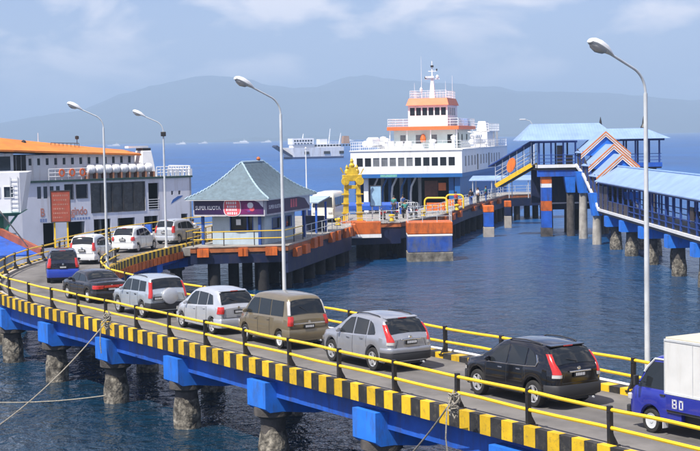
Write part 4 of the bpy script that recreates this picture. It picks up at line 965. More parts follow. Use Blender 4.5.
# ------------------------------------------------------------------ ticket booth with its banner
def make_booth():
    t = thing('ticket_booth', 'small pale blue booth with a tall grey hipped roof and purple banner', 'booth', (-5.9, 103.35, DECK), R(-18))
    wm = mat('booth_wall', (0.42, 0.50, 0.55), 0.6, var=0.08, scale=1.0, dirt=(0.2, 0.2, 0.2), damt=0.4, streak=0.2)
    trim = mat('booth_blue_trim', (0.02, 0.07, 0.28), 0.5)
    X = Vector((1, 0, 0)); Yv = Vector((0, 1, 0))
    w = MB(); o1 = (-3.9, 0, 0)
    h1 = [(1.35, 3.05, 0.95, 2.05)]; wall_open(w, o1, X, -Yv, 3.9, 0, 3.1, h1, 0.15)
    h2 = [(1.3, 3.0, 0.95, 1.75), (4.0, 5.2, 0.95, 1.75)]; wall_open(w, (0, 0.15, 0), Yv, X, 5.85, 0, 3.1, h2, 0.15)
    w.box(-3.9, -3.75, 0.15, 6.0, 0, 3.1); w.box(-3.75, -0.15, 5.85, 6.0, 0, 3.1); w.build('wall', wm, t)
    wd = pane(t, o1, X, -Yv, 1.36, 3.04, 0.96, 2.04, shop_glass, 0.1, frame=trim)
    for h in h2: pane(t, (0, 0.15, 0), Yv, X, h[0] + 0.01, h[1] - 0.01, h[2] + 0.01, h[3] - 0.01, shop_glass, 0.1, frame=trim)
    MB().box(-1.32, -1.2, -0.03, -0.003, 0.96, 2.04).build('mullion', trim, wd)
    MB().box(-2.1, -1.75, -0.02, 0.02, 1.35, 1.75).build('notice', w_clean, wd)
    for (x, y) in ((-0.25, -0.25), (-4.5, -0.25), (0.12, 7.7)): MB().box(x - 0.09, x + 0.09, y - 0.09, y + 0.09, -0.02, 2.1).build('corner_post', trim, t)
    MB().box(-4.95, 0.25, -0.45, 8.35, 3.05, 3.15).build('ceiling', w_paint, t)
    # banner boxes
    fr = mat('banner_frame', (0.55, 0.52, 0.55), 0.5)
    pur = bpy.data.materials.new('banner_print'); pur.use_nodes = True; nt = pur.node_tree; N = nt.nodes; L = nt.links; b = N['Principled BSDF']; b.inputs['Roughness'].default_value = 0.35
    tc = N.new('ShaderNodeTexCoord'); sp = N.new('ShaderNodeSeparateXYZ'); L.new(tc.outputs['Object'], sp.inputs[0]); mr = N.new('ShaderNodeMapRange'); mr.inputs[1].default_value = -5.0; mr.inputs[2].default_value = 0.3
    L.new(sp.outputs[0], mr.inputs[0]); rp = N.new('ShaderNodeValToRGB'); E = rp.color_ramp.elements
    E[0].color = (0.014, 0.008, 0.045, 1); E[1].color = (0.055, 0.012, 0.09, 1); e = rp.color_ramp.elements.new(0.38); e.color = (0.03, 0.008, 0.06, 1); e = rp.color_ramp.elements.new(0.62); e.color = (0.22, 0.015, 0.12, 1)
    L.new(mr.outputs[0], rp.inputs[0]); L.new(rp.outputs[0], b.inputs['Base Color'])
    bf = MB().box(-5.0, 0.32, -0.72, -0.50, 2.0, 3.22).build('banner_box', fr, t)
    br = MB().box(0.14, 0.36, -0.498, 8.4, 2.0, 3.22).build('banner_box', fr, t)
    bl = MB().box(-5.0, -4.8, -0.498, 8.4, 2.0, 3.22).build('banner_box', fr, t)
    MB().box(-4.92, 0.24, -0.75, -0.725, 2.13, 3.13).build('banner_print', pur, bf)
    MB().box(0.365, 0.39, -0.40, 8.3, 2.13, 3.13).build('banner_print', mat('banner_print_side', (0.035, 0.010, 0.055), 0.35, var=0.3, scale=0.6), br)
    white = mat('print_white', (0.8, 0.78, 0.8), 0.4, var=0.02); pink = mat('print_pink', (0.72, 0.10, 0.13), 0.4, var=0.1); mag = mat('print_magenta', (0.30, 0.02, 0.16), 0.4, var=0.3, scale=3)
    text_mesh('SUPER KUOTA', 0.36, white, 'lettering', bf, (-4.82, -0.752, 2.46), (1, 0, 0), (0, 0, 1), 0.005, 0.80)
    text_mesh('SUPER KUOTA', 0.36, white, 'lettering', br, (0.392, -0.1, 2.46), (0, 1, 0), (0, 0, 1), 0.005, 1.0)
    def disc(x0, x1, z0, z1, m, y, par, nm, p=3.0):
        cx, cz, rx, rz_ = (x0 + x1) / 2, (z0 + z1) / 2, (x1 - x0) / 2, (z1 - z0) / 2; pts = []
        for k in range(32):
            a = 2 * math.pi * k / 32; c, s = math.cos(a), math.sin(a); pts.append((cx + rx * math.copysign(abs(c) ** (2 / p), c), y, cz + rz_ * math.copysign(abs(s) ** (2 / p), s)))
        return MB().extr(pts, (0, 0, 0), (0, 0.006, 0)).build(nm, m, par)
    disc(-2.72, -1.42, 1.99, 3.24, white, -0.760, bf, 'badge_rim'); bd = disc(-2.67, -1.47, 2.03, 3.20, pink, -0.768, bf, 'badge')
    rnd = random.Random(5); m = MB()
    for row, (z, h) in enumerate(((2.92, 0.18), (2.66, 0.16), (2.44, 0.14), (2.2, 0.17))):
        x = -2.5 + 0.06 * (row % 2)
        while x < -1.72: w_ = rnd.uniform(0.08, 0.16); m.box(x, x + w_ * 0.7, -0.773, -0.769, z - h / 2, z + h / 2); x += w_ + 0.02
    m.build('badge_marks', white, bd)
    for (cx, cz, r_, m_) in ((-0.95, 2.62, 0.26, mag), (-0.72, 2.75, 0.22, white), (-0.6, 2.5, 0.18, pink), (-0.82, 2.44, 0.16, mat('print_violet', (0.16, 0.06, 0.28), 0.4))): disc(cx - r_, cx + r_, cz - r_ * 0.9, cz + r_ * 0.9, m_, -0.760 - random.uniform(0.0, 0.006), bf, 'artwork', 2.2)
    MB().extr([(-0.55, -0.758, 3.12), (0.23, -0.758, 3.12), (0.23, -0.758, 2.6), (0.08, -0.758, 2.72), (-0.1, -0.758, 2.95)], (0, 0, 0), (0, 0.006, 0)).build('artwork', white, bf)
    m = MB(); m.extr([(0.392, 5.4, 3.1), (0.392, 8.2, 3.1), (0.392, 8.2, 2.3), (0.392, 7.2, 2.9)], (0, 0, 0), (0.005, 0, 0)); m.build('artwork', white, br)
    m = MB(); 
    for k in range(3): m.box(0.392, 0.397, 4.2 + k * 0.5, 4.55 + k * 0.5, 2.35, 2.95)
    m.build('artwork', pink, br)
    # hipped roof in stepped courses, flared at the eaves
    rm = mat('roof_tile', (0.125, 0.18, 0.215), 0.75, var=0.18, scale=3.0, bump=0.4, bscale=18, dirt=(0.10, 0.12, 0.11), damt=0.3, dscale=5)
    x0, x1, y0, y1 = -5.45, 0.80, -1.15, 8.85; cx, cy = (x0 + x1) / 2, (y0 + y1) / 2; hx, hy = (x1 - x0) / 2, (y1 - y0) / 2; n = 17; prof = pchip([(0, 3.16), (0.25, 3.55), (0.5, 4.08), (0.75, 4.78), (1.0, 5.62)])
    rows = []; ry = 2.1
    for i in range(n):
        f = i / (n - 1.0)
        for dz in ((0.075, 0.0) if 0 < i < n - 1 else (0.0,)):
            a = hx * (1 - f) + 0.06 * f; b_ = hy * (1 - f) + ry * f; z = prof(f) + dz
            rows.append([(cx - a, cy - b_, z), (cx + a, cy - b_, z), (cx + a, cy + b_, z), (cx - a, cy + b_, z)])
    # riser first, then the next slope: order lips so that each course overlaps the one below
    m = MB(); seq = [rows[0]]; k = 1
    for i in range(1, n - 1): hi, lo = rows[k], rows[k + 1]; seq += [hi, lo] if False else [[(p[0], p[1], p[2]) for p in hi], lo]; k += 2
    seq.append(rows[k]); m.grid(seq, True); m.poly(seq[-1]); m.poly(seq[0]); rf = m.build('roof', rm, t)
    cap = mat('hip_cap', (0.36, 0.48, 0.55), 0.6)
    for c in range(4): MB().tube([Vector(r[c]) + Vector((0, 0, 0.03)) for r in seq], 0.055, 6).build('hip_cap', cap, rf, True)
    MB().tube([(cx, cy - ry, 5.66), (cx, cy + ry, 5.66)], 0.09, 8).build('ridge_cap', cap, rf, True)
    MB().lathe([(0.02, 5.7), (0.12, 5.76), (0.16, 5.86), (0.08, 5.98), (0.02, 6.0)], (cx, cy + 1.2, 0), 10).build('finial', o_paint, rf, True)
    MB().box(x0 + 0.02, x1 - 0.02, y0 + 0.02, y1 - 0.02, 3.10, 3.155).build('eaves_board', w_paint, rf)
make_booth()
rail_run('guard_rail', 'yellow pipe railing along the quay edge in front of the booth', [(-10.7, 102.0, DECK), (-4.5, 102.75, DECK), (-3.4, 107.5, DECK)], 1.0, (1.0, 0.5), 2.0, 0.04, 0.04, y_rail, dark_grey)
rail_run('guard_rail', 'yellow railing behind the white cars at the head of the queue', [(-19.2, 97.0, DECK), (-18.4, 103.5, DECK), (-17.2, 110.5, DECK), (-13.0, 122.0, DECK), (-11.0, 124.0, DECK)], 1.0, (1.0, 0.5), 2.2, 0.04, 0.045, y_rail, k_metal)
rail_run('guard_rail', 'short yellow railing left of the booth, beside the motorcyclist', [(-11.3, 103.2, DECK), (-10.1, 109.5, DECK), (-9.8, 115.0, DECK)], 1.0, (1.0, 0.5), 1.5, 0.04, 0.04, y_rail, k_metal)
rail_run('guard_rail', 'thin grey railing along the quay edge below the parked white bus', [(-3.2, 108.5, DECK), (-0.3, 121.6, DECK), (0.0, 125.2, DECK), (4.2, 126.8, DECK)], 1.0, (1.0, 0.5), 1.6, 0.026, 0.03, galv)
rail_run('guard_rail', 'grey railing along the quay edge in front of the right ferry', [(5.0, 129.2, DECK), (8.1, 137.0, DECK), (12.1, 155.8, DECK), (18.4, 179.6, DECK), (24.5, 182.7, DECK)], 1.05, (1.0, 0.66, 0.33), 1.8, 0.03, 0.035, galv)

# ------------------------------------------------------------------ things standing on the quay
def make_hoist():
    t = thing('hoist_tower', 'yellow steel hoist tower with twin legs and wheels on top, before the ferry', 'hoist tower', (0.25, 127.6, DECK), R(8))
    ym = mat('hoist_yellow', (0.62, 0.42, 0.02), 0.55, var=0.2, scale=2.5, dirt=(0.3, 0.15, 0.03), damt=0.5, streak=0.4, dscale=3)
    for sx in (-1, 1):
        m = MB(); P0 = [(sx * 0.62 - 0.24, -0.24), (sx * 0.62 + 0.24, -0.24), (sx * 0.62 + 0.24, 0.24), (sx * 0.62 - 0.24, 0.24)]; P1 = [(sx * 0.48 - 0.17, -0.17), (sx * 0.48 + 0.17, -0.17), (sx * 0.48 + 0.17, 0.17), (sx * 0.48 - 0.17, 0.17)]
        m.prism(P0, 0, 3.7, P1); m.build('leg', ym, t, bevel=0.03)
        for z in (0.8, 1.6, 2.4): MB().box(sx * 0.6 - 0.3, sx * 0.6 + 0.3, -0.3, 0.3, z, z + 0.09).build('flange', ym, t)
        m = MB(); m.lathe([(0.06, -0.1), (0.34, -0.09), (0.36, 0), (0.34, 0.09), (0.06, 0.1)], (sx * 0.62, -0.3, 3.55), 16, 'y'); m.build('sheave', ym, t, True)
        m = MB(); m.lathe([(0.05, 0), (0.22, 0.1), (0.2, 0.35), (0.1, 0.5), (0.14, 0.62), (0.03, 0.85)], (sx * 0.42, 0, 4.1), 8); m.build('lug', ym, t)
    MB().box(-0.82, 0.82, -0.3, 0.3, 3.55, 4.1).build('head_beam', ym, t, bevel=0.04)
    MB().box(-0.4, 0.4, -0.2, 0.2, 2.9, 3.2).build('cross_beam', ym, t, bevel=0.02)
    m = MB(); m.prism([(-0.5, -0.22), (0.5, -0.22), (0.5, 0.22), (-0.5, 0.22)], 4.1, 4.75, [(-0.25, -0.18), (0.25, -0.18), (0.25, 0.18), (-0.25, 0.18)]); m.lathe([(0.22, 4.75), (0.26, 4.9), (0.12, 5.1), (0.16, 5.25), (0.03, 5.5)], n=10); m.build('crown', ym, t)
    for (x, z, l) in ((-0.75, 4.2, 0.5), (0.72, 4.15, 0.45), (-0.6, 3.2, 0.4)): MB().bar((x, -0.2, z), (x * 1.35, -0.25, z + l), 0.09, 0.09).build('hook', ym, t)
    MB().box(-1.05, 1.05, -0.6, 0.6, -0.02, 0.18).build('base', o_paint, t, bevel=0.03)
make_hoist()
def make_bus():
    t = thing('minibus', 'white minibus facing the camera, parked between the booth and the yellow hoist', 'bus', (-2.35, 128.6, DECK), R(-9))
    bm = mat('bus_cream', (0.72, 0.70, 0.60), 0.35, var=0.04, coat=0.4)
    rows = []; L_ = 6.2; H = 2.55; hw = 1.02
    for (y, k, h) in ((0, 0.90, 1.25), (0.05, 0.95, 1.5), (0.3, 0.985, 2.3), (0.5, 1, 2.48), (0.9, 1, H), (5.6, 1, H), (6.05, 0.98, 2.45), (6.2, 0.93, 2.2)):
        q = [(hw * k - 0.04, 0.32), (hw * k, 0.42), (hw * k, min(1.2, h - 0.1)), (hw * k - 0.05, h * 0.86), (hw * k - 0.12, h * 0.95), (hw * k - 0.3, h), (0, h + 0.03)]
        rows.append([(a, y, z) for a, z in q] + [(-a, y, z) for a, z in reversed(q[:-1])])
    m = MB(); m.grid(rows); m.poly(rows[0]); m.poly(rows[-1]); m.build('body', bm, t, True)
    m = MB(); m.slab([(-0.86, -0.02 + 0.03, 1.34), (0.86, 0.01, 1.34), (0.80, 0.27, 2.16), (-0.80, 0.27, 2.16)], (0, -0.05, 0.015)); m.build('windscreen', car_glass, t)
    for sg in (1, -1):
        for k in range(4): m = MB(); y = 0.75 + k * 1.3; m.slab([(sg * 1.005, y, 1.32), (sg * 1.005, y + 1.15, 1.32), (sg * 0.955, y + 1.15, 2.12), (sg * 0.955, y, 2.12)], (sg * 0.03, 0, 0)); m.build('side_window', car_glass, t)
        for y in (1.1, 4.9): add_wheel(t, sg * 0.9, y, 0.36, 0.22, 'steel', sg)
        m = MB(); m.cbox((sg * 0.68, -0.03, 0.86), (0.34, 0.08, 0.16)); m.build('headlight', tail_clear, t, bevel=0.03)
    MB().box(-0.98, 0.98, -0.09, 0.1, 0.36, 0.62).build('front_bumper', bm, t, bevel=0.04)
    MB().box(-0.35, 0.35, -0.10, -0.092, 0.44, 0.56).build('number_plate', plate_black, t)
make_bus()
def board(label, x, y, z, w, h, zb, m_panel, m_post, rz, cat='notice board', marks=None):
    t = thing('notice_board', label, cat, (x, y, z), rz)
    p = MB().box(-w / 2, w / 2, -0.05, 0.05, zb, zb + h).build('panel', m_panel, t, bevel=0.01)
    for sx in (-1, 1): MB().box(sx * w * 0.33 - 0.05, sx * w * 0.33 + 0.05, 0.06, 0.16, 0, zb + h * 0.9).build('post', m_post, t)
    f = MB()
    for (a, b) in (((-w / 2, zb), (w / 2, zb)), ((w / 2, zb), (w / 2, zb + h)), ((w / 2, zb + h), (-w / 2, zb + h)), ((-w / 2, zb + h), (-w / 2, zb))): f.bar((a[0], -0.03, a[1]), (b[0], -0.03, b[1]), 0.05, 0.10, up=(0, 1, 0))
    f.build('frame', dark_grey, p)
    if marks:
        rnd = random.Random(label); m = MB()
        for (zz, hh, x0, x1) in marks:
            xx = x0
            while xx < x1: ww = rnd.uniform(0.04, 0.12); m.box(w * xx - w / 2, w * min(x1, xx + ww * 0.75) - w / 2, -0.056, -0.051, zb + h * zz, zb + h * (zz + hh)); xx += ww + 0.02
        m.build('print_marks', mat('faded_print', (0.42, 0.20, 0.15), 0.6, var=0.2), p)
    return t
board('faded red notice board on two yellow posts behind the white car on the bend', -18.05, 93.6, DECK, 1.2, 1.95, 2.35, mat('faded_red', (0.36, 0.07, 0.04), 0.6, var=0.15, scale=2, dirt=(0.25, 0.12, 0.08), damt=0.5, dscale=3), y_rail, R(12), marks=[(0.82, 0.06, 0.12, 0.88), (0.68, 0.05, 0.15, 0.8), (0.54, 0.05, 0.12, 0.88), (0.40, 0.05, 0.12, 0.7), (0.26, 0.05, 0.12, 0.85), (0.12, 0.05, 0.12, 0.6)])
board('pale blue notice board beside the yellow hoist tower, in front of the ferry opening', 2.25, 128.4, DECK, 0.95, 1.75, 1.35, mat('pale_blue_panel', (0.30, 0.50, 0.68), 0.5, var=0.1), galv, R(0))
def make_ramp():
    t = thing('link_ramp', 'blue steel link ramp between the quay and the open bow of the right ferry', 'ramp', (-0.2, 141.6, DECK), R(-8))
    Lr = 18.0
    m = MB(); m.slab([(-4.4, -0.4, -0.02), (5.0, -0.4, -0.02), (5.0, Lr, -1.45), (-4.4, Lr, -1.45)], (0, 0, -0.35)); m.build('plate', dark_grey, t)
    for sx in (-4.4, 5.0): m = MB(); m.slab([(sx, -0.4, -0.6), (sx, Lr, -1.9), (sx, Lr, -0.75), (sx, -0.4, 0.55)], (0.16, 0, 0)); m.build('side_girder', b_beam, t)
    for sx in (-4.3, 5.1): rail_run('rail', '', [(sx, 0, 0.55), (sx, Lr - 0.2, -0.75)], 0.9, sp=2.0, m_rail=galv, parent=t)
    for sx in (-3.6, 4.2): MB().lathe([(0.5, -5.0), (0.5, -1.85)], (sx, Lr - 1.5, 0), 14).build('pile', pile_concrete, t)
    fl = MB(); fl.slab([(-1.2, 2.0, 0.25), (4.2, 3.0, 0.2), (4.2, 6.0, 0.35), (-1.2, 6.0, 0.4)], (0, 0, 0.5)); fl.build('lifting_flap', b_beam, t, bevel=0.04)
make_ramp()
def barrier_frame(label, x, y, w, h, rz):
    t = thing('hoop_barrier', label, 'barrier', (x, y, DECK), rz); r = 0.35; pts = [(-w / 2, 0, 0)]
    for k in range(5): a = math.pi - k * math.pi / 8; pts.append((-w / 2 + r + r * math.cos(a), 0, h - r + r * math.sin(a)))
    for k in range(5): a = math.pi / 2 - k * math.pi / 8; pts.append((w / 2 - r + r * math.cos(a), 0, h - r + r * math.sin(a)))
    pts.append((w / 2, 0, 0)); MB().tube(pts, 0.085, 8).build('hoop', y_rail, t, True)
    MB().box(-w / 2 + 0.2, w / 2 - 0.2, -0.04, 0.04, 0.25, h - 0.45).build('panel', o_paint, t); MB().tube([(-w / 2, 0, h * 0.5), (w / 2, 0, h * 0.5)], 0.05, 6).build('cross_bar', y_rail, t)
barrier_frame('yellow hooped barrier with an orange panel behind the big mooring block', 8.1, 140.5, 2.2, 1.45, R(-20))
barrier_frame('yellow hooped barrier with an orange panel farther along the quay, right of the first', 10.5, 149.5, 1.9, 1.35, R(-30))
def make_barrier_block():
    t = thing('barrier_block', 'orange plastic barrier block with a blue panel, between the two farthest white cars', 'barrier', (-15.75, 110.6, DECK), R(-15))
    for x in (-0.42, 0.35): MB().prism([(x - 0.3, -0.28), (x + 0.3, -0.28), (x + 0.3, 0.28), (x - 0.3, 0.28)], 0, 1.05, [(x - 0.24, -0.1), (x + 0.24, -0.1), (x + 0.24, 0.1), (x - 0.24, 0.1)]).build('block', mat('barrier_orange', (0.75, 0.26, 0.03), 0.5), t, bevel=0.03)
    MB().box(0.72, 1.2, -0.2, 0.1, 0, 1.15).build('blue_panel', b_beam, t, bevel=0.02)
make_barrier_block()
def make_pole():
    t = thing('flag_pole', 'thin bare white pole rising right of the booth roof', 'pole', (-3.35, 117.6, DECK)); MB().tube([(0, 0, 0), (0, 0, 6.4)], [0.06, 0.04], 8).build('pole', w_clean, t, True); MB().lathe([(0.05, 6.4), (0.09, 6.48), (0.02, 6.58)], n=8).build('cap', w_clean, t); MB().box(-0.15, 0.15, -0.15, 0.15, -0.01, 0.06).build('base_plate', galv, t)
make_pole()
def make_shelter():
    t = thing('shelter', 'small lean-to shelter on blue posts behind the booth', 'shelter', (-3.1, 116.2, DECK), R(-14))
    for (x, y) in ((-0.9, -1.4), (0.9, -1.4), (-0.9, 1.4), (0.9, 1.4)): MB().box(x - 0.07, x + 0.07, y - 0.07, y + 0.07, -0.01, 2.3).build('post', b_beam, t)
    MB().slab([(-1.2, -1.8, 2.3), (1.2, -1.8, 2.3), (1.2, 1.8, 2.65), (-1.2, 1.8, 2.65)], (0, 0, 0.08)).build('roof', mat('shelter_roof', (0.35, 0.44, 0.5), 0.6), t)
    MB().box(-0.8, 0.8, 1.1, 1.3, 0.0, 1.2).build('bench_back', navy, t)
make_shelter()

def bollard(label, x, y):
    t = thing('bollard', label, 'bollard', (x, y, DECK), 0, 'bollards on the quay apron')
    MB().lathe([(0.24, 0), (0.2, 0.08), (0.15, 0.35), (0.26, 0.45), (0.27, 0.55), (0.1, 0.62)], n=12).build('post', y_paint, t, True); MB().lathe([(0.32, 0), (0.32, 0.05)], n=12).build('base_plate', k_metal, t)
bollard('yellow bollard at the apron corner right of the pale blue board', 3.6, 128.6); bollard('yellow bollard on the apron in front of the hooped barrier', 6.6, 134.6)
bollard('yellow bollard by the quay railing left of the yellow hoist', -1.0, 124.2); bollard('yellow bollard farther along the quay, between the two hooped barriers', 10.4, 145.2)
# ------------------------------------------------------------------ ships
SX = Vector((1, 0, 0)); SY = Vector((0, 1, 0))
def raft(parent, c, l, r, axis, m=None):
    prof = [(r * 0.55, -l / 2), (r * 0.92, -l / 2 + 0.08), (r, -l / 2 + 0.2), (r, -0.05), (r * 1.05, -0.04), (r * 1.05, 0.04), (r, 0.05), (r, l / 2 - 0.2), (r * 0.92, l / 2 - 0.08), (r * 0.55, l / 2)]
    o = MB().lathe(prof, c, 12, axis).build('life_raft', m or w_clean, parent, True); return o
def make_left_ferry():
    t = thing('ferry', 'white car ferry with a long orange roof moored behind the bend of the road', 'ferry', (-27.7, 130.0, 0), R(36))
    t.scale = (0.762, 1, 1)
    hullm = mat('left_hull_white', (0.74, 0.74, 0.79), 0.5, var=0.07, scale=0.4, dirt=(0.36, 0.26, 0.2), damt=0.55, streak=0.08, dscale=1.2, dpos=0.52)
    # hull side facing the camera, with real openings
    small = [(0.9 + k * 0.78, 1.4 + k * 0.78, 5.55, 6.6) for k in range(4)]
    up = [(4.3, 5.4, 5.4, 6.7), (5.75, 7.2, 5.45, 6.66), (7.6, 14.8, 4.05, 6.75), (15.2, 16.6, 4.1, 6.55)]
    low = [(1.5, 2.9, 1.2, 3.4), (4.5, 6.75, 1.5, 3.4), (7.9, 10.1, 1.5, 3.5), (11.0, 13.3, 1.5, 3.5), (14.55, 16.4, 1.6, 3.55), (19.6, 20.5, 2.1, 3.6)]
    port = [(18.3, 18.6, 5.4, 5.75), (19.3, 19.6, 5.4, 5.75)]
    m = MB(); wall_open(m, (-1.0, 0, 0), SX, -SY, 22.1, -1.2, 6.95, [(a + 1, b + 1, c, d) for a, b, c, d in small + up + low + port], 0.25)
    # raked bow on the left and stern on the right
    m.prism([(-13, 5.5), (-10, 2.2), (-6, 0.5), (-1.003, 0.0), (-1.003, 11.0), (-6, 10.5), (-10, 8.8)], -1.2, 6.95, [(-15.0, 5.5), (-11.5, 1.6), (-6.6, 0.2), (-1.003, 0.0), (-1.003, 11.0), (-6.6, 10.8), (-11.5, 9.4)])
    m.box(-1.0, 21.1, 10.75, 11.0, -1.2, 6.95); m.prism([(21.1, 0), (22.0, 1.2), (22.3, 5.5), (22.0, 9.8), (21.1, 11.0), (20.85, 11.0), (20.85, 0)], -1.2, 6.95)
    m.build('hull', hullm, t)
    MB().box(-0.9, 20.8, 0.3, 10.7, -0.6, 1.2).build('car_deck', dark_grey, t); MB().box(-0.9, 20.8, 0.3, 10.7, 3.75, 3.95).build('upper_deck', dark_grey, t)
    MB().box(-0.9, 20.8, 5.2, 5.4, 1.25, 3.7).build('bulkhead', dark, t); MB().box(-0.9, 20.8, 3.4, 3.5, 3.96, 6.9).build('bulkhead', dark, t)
    for a, b, c, d in small: pane(t, (0, 0, 0), SX, -SY, a, b, c, d, ship_glass, 0.1)
    for a, b, c, d in up[:2]: pane(t, (0, 0, 0), SX, -SY, a, b, c, d, car_glass, 0.14, frame=dark_grey)
    x = 7.6
    while x < 14.7: pane(t, (0, 0, 0), SX, -SY, x + 0.04, min(14.76, x + 1.36), 4.1, 6.7, mat('dull_glazing', (0.045, 0.05, 0.055), 0.25, var=0.3), 0.12, frame=dark_grey); x += 1.43
    m = MB();
    for k in range(5): m.box(15.2, 16.6, -0.02, 0.04, 4.15 + k * 0.22, 4.2 + k * 0.22)
    m.build('open_rail', w_clean, t)
    MB().box(4.9, 5.3, 0.05, 0.1, 4.15, 4.2).build('notice', w_clean, t)
    for k in range(6): MB().box(5.6 + k * 2.3, 5.85 + k * 2.3, 2.4, 2.65, 1.21, 3.74).build('deck_column', w_paint, t)
    MB().box(-6.0, 21.2, -0.16, 0.3, 6.96, 7.12).build('deck_edge', mat('dark_green_edge', (0.02, 0.06, 0.05), 0.5), t); MB().box(-6, 21.3, 0.3, 10.9, 6.96, 7.06).build('top_deck', dark_grey, t)
    # upper house with a row of small windows
    wins = [(0.5 + k * 1.06, 0.86 + k * 1.06, 8.45, 9.05) for k in range(13)]
    m = MB(); wall_open(m, (-1.5, 0.9, 0), SX, -SY, 15.6, 7.06, 9.35, [(a + 1.5, b + 1.5, c, d) for a, b, c, d in wins], 0.2); m.box(-1.5, -1.3, 1.1, 10, 7.06, 9.35); m.box(13.9, 14.1, 1.1, 10, 7.06, 9.35); m.box(-1.3, 13.9, 9.8, 10, 7.06, 9.35); m.build('deck_house', w_ship, t)
    for a, b, c, d in wins: pane(t, (0, 0.9, 0), SX, -SY, a, b, c, d, car_glass, 0.07)
    rm = mat('ferry_orange_roof', (0.72, 0.21, 0.025), 0.55, var=0.12, scale=0.6, dirt=(0.3, 0.09, 0.03), damt=0.4, dscale=0.8)
    zb = lambda p: 9.66 - 0.036 * (p[0] + 1.5); zt = lambda p: 10.55 - 0.084 * (p[0] + 3.5) if p[0] > -4 else 10.6
    xs_ = [-9, -5, -3, -1.8, 1, 5, 10, 14.6]; rows = []
    for x in xs_:
        p = (x, 0); ye = -0.1 if x < -1.5 else 0.3; e = zb(p); rg = max(e + 0.55, zt(p) + 0.55)
        rows.append([(x, ye, e), (x, ye, e + 0.16), (x, ye + 3.6, rg), (x, 7.3, rg), (x, 10.8, e + 0.16), (x, 10.8, e)])
    m = MB(); m.grid(rows, True); m.poly(rows[0]); m.poly(rows[-1]); ro = m.build('roof', rm, t)
    # bridge with dark wrap-round glazing at the left
    MB().box(-9, -1.52, 0.6, 10.4, 7.06, 9.55).build('wheelhouse', w_ship, t)
    for k in range(3): MB().box(-8.4 + k * 2.3, -6.5 + k * 2.3, 0.56, 0.598, 8.1, 9.3).build('bridge_window', car_glass, t)
    for k in range(3): MB().box(-1.62 + k * 0.62, -1.12 + k * 0.62, 0.80, 0.86, 7.9 if k < 2 else 7.1, 9.35).build('bridge_window', dark, t)
    # stores and rafts along the deck
    for k in range(8): raft(t, (8.0 + k * 1.08, 0.55, 7.95), 1.0, 0.42, 'x')
    cr = mat('raft_cradle', (0.35, 0.16, 0.09), 0.6, var=0.2)
    for k in range(9): MB().box(7.45 + k * 1.08, 7.6 + k * 1.08, 0.1, 0.9, 7.12, 7.62).build('raft_cradle', cr, t)
    rail_run('deck_rail', '', [(2.4, 0.0, 7.1), (7.3, 0.0, 7.1)], 1.0, (1, 0.66, 0.33), 0.8, 0.03, 0.03, w_clean, parent=t)
    rail_run('deck_rail', '', [(16.4, 0.0, 7.1), (21.0, 0.0, 7.1), (21.9, 1.5, 7.1), (22.1, 5.5, 7.1)], 0.9, (1, 0.7, 0.4), 0.5, 0.04, 0.05, w_clean, parent=t)
    bl = MB()
    for k in range(7): bl.box(17.2 + k * 0.62, 17.55 + k * 0.62, -0.03, 0.03, 7.13, 7.75)
    bl.build('rail_panel', w_clean, t)
    for k in range(3): m = MB(); m.lathe([(0.22, -0.06), (0.36, -0.06), (0.36, 0.06), (0.22, 0.06), (0.22, -0.06)], (4.0 + k * 1.3, -0.06, 7.75), 14, 'y', False); m.build('life_buoy', mat('buoy_orange', (0.75, 0.14, 0.03), 0.5), t)
    f = MB().prism([(15.2, 1.2), (17.3, 1.2), (17.3, 3.4), (15.2, 3.4)], 7.06, 9.5, [(15.7, 1.6), (16.9, 1.6), (16.9, 3.0), (15.7, 3.0)]).build('funnel', w_clean, t, bevel=0.05); MB().box(15.75, 16.85, 1.65, 2.95, 9.51, 9.75).build('funnel_top', k_metal, f)
    MB().box(14.0, 16.7, 1.9, 2.6, 9.76, 9.95).build('funnel_wing', w_clean, f)
    # roof gear
    MB().box(-7.2, -3.2, 4.0, 7.0, 10.4, 11.55).build('roof_locker', mat('locker_green', (0.16, 0.24, 0.16), 0.6, var=0.2), t, bevel=0.05)
    for x in (-2.5, -1.5): MB().lathe([(0.42, 10.0), (0.40, 11.7), (0.34, 11.95)], (x, 5.2, 0), 12).build('exhaust_stack', k_metal, t, True)
    MB().lathe([(0.3, 9.8), (0.34, 10.25), (0.24, 10.6), (0.03, 10.7)], (1.3, 3.2, 0), 10).build('vent', k_metal, t, True)
    MB().tube([(-6.4, 3.0, 10.4), (-6.4, 3.0, 14.4)], [0.06, 0.02], 6).build('antenna', w_clean, t); MB().tube([(3.6, 4, 9.8), (3.6, 4, 11.3)], 0.03, 5).build('antenna', w_clean, t)
    m = MB(); m.tube([(8.6, 4, 9.4), (8.6, 4, 10.7)], 0.04, 5); m.lathe([(0.05, 10.65), (0.22, 10.7), (0.22, 10.95), (0.05, 11.0)], (8.6, 4, 0), 8); m.build('searchlight', k_metal, t)
    rail_run('roof_rail', '', [(4.6, 3.0, 9.6), (8.2, 3.0, 9.5)], 0.8, (1, 0.5), 0.5, 0.03, 0.03, dark_grey, parent=t)
    # faded lettering and a painted swoosh
    fr_ = mat('faded_red_letters', (0.55, 0.23, 0.17), 0.6, var=0.15); fb = mat('faded_blue_letters', (0.24, 0.31, 0.52), 0.6, var=0.15)
    text_mesh('Bagindo', 1.0, fr_, 'hull_lettering', t, (4.15, -0.012, 4.0), (1, 0, 0), (0, 0, 1), 0.02, 0.92); text_mesh('B', 1.0, fr_, 'hull_lettering', t, (1.2, -0.012, 4.0), (1, 0, 0), (0, 0, 1), 0.02)
    m = MB()
    for k in range(9): m.box(4.3 + k * 0.36, 4.55 + k * 0.36, -0.008, -0.004, 3.56, 3.76)
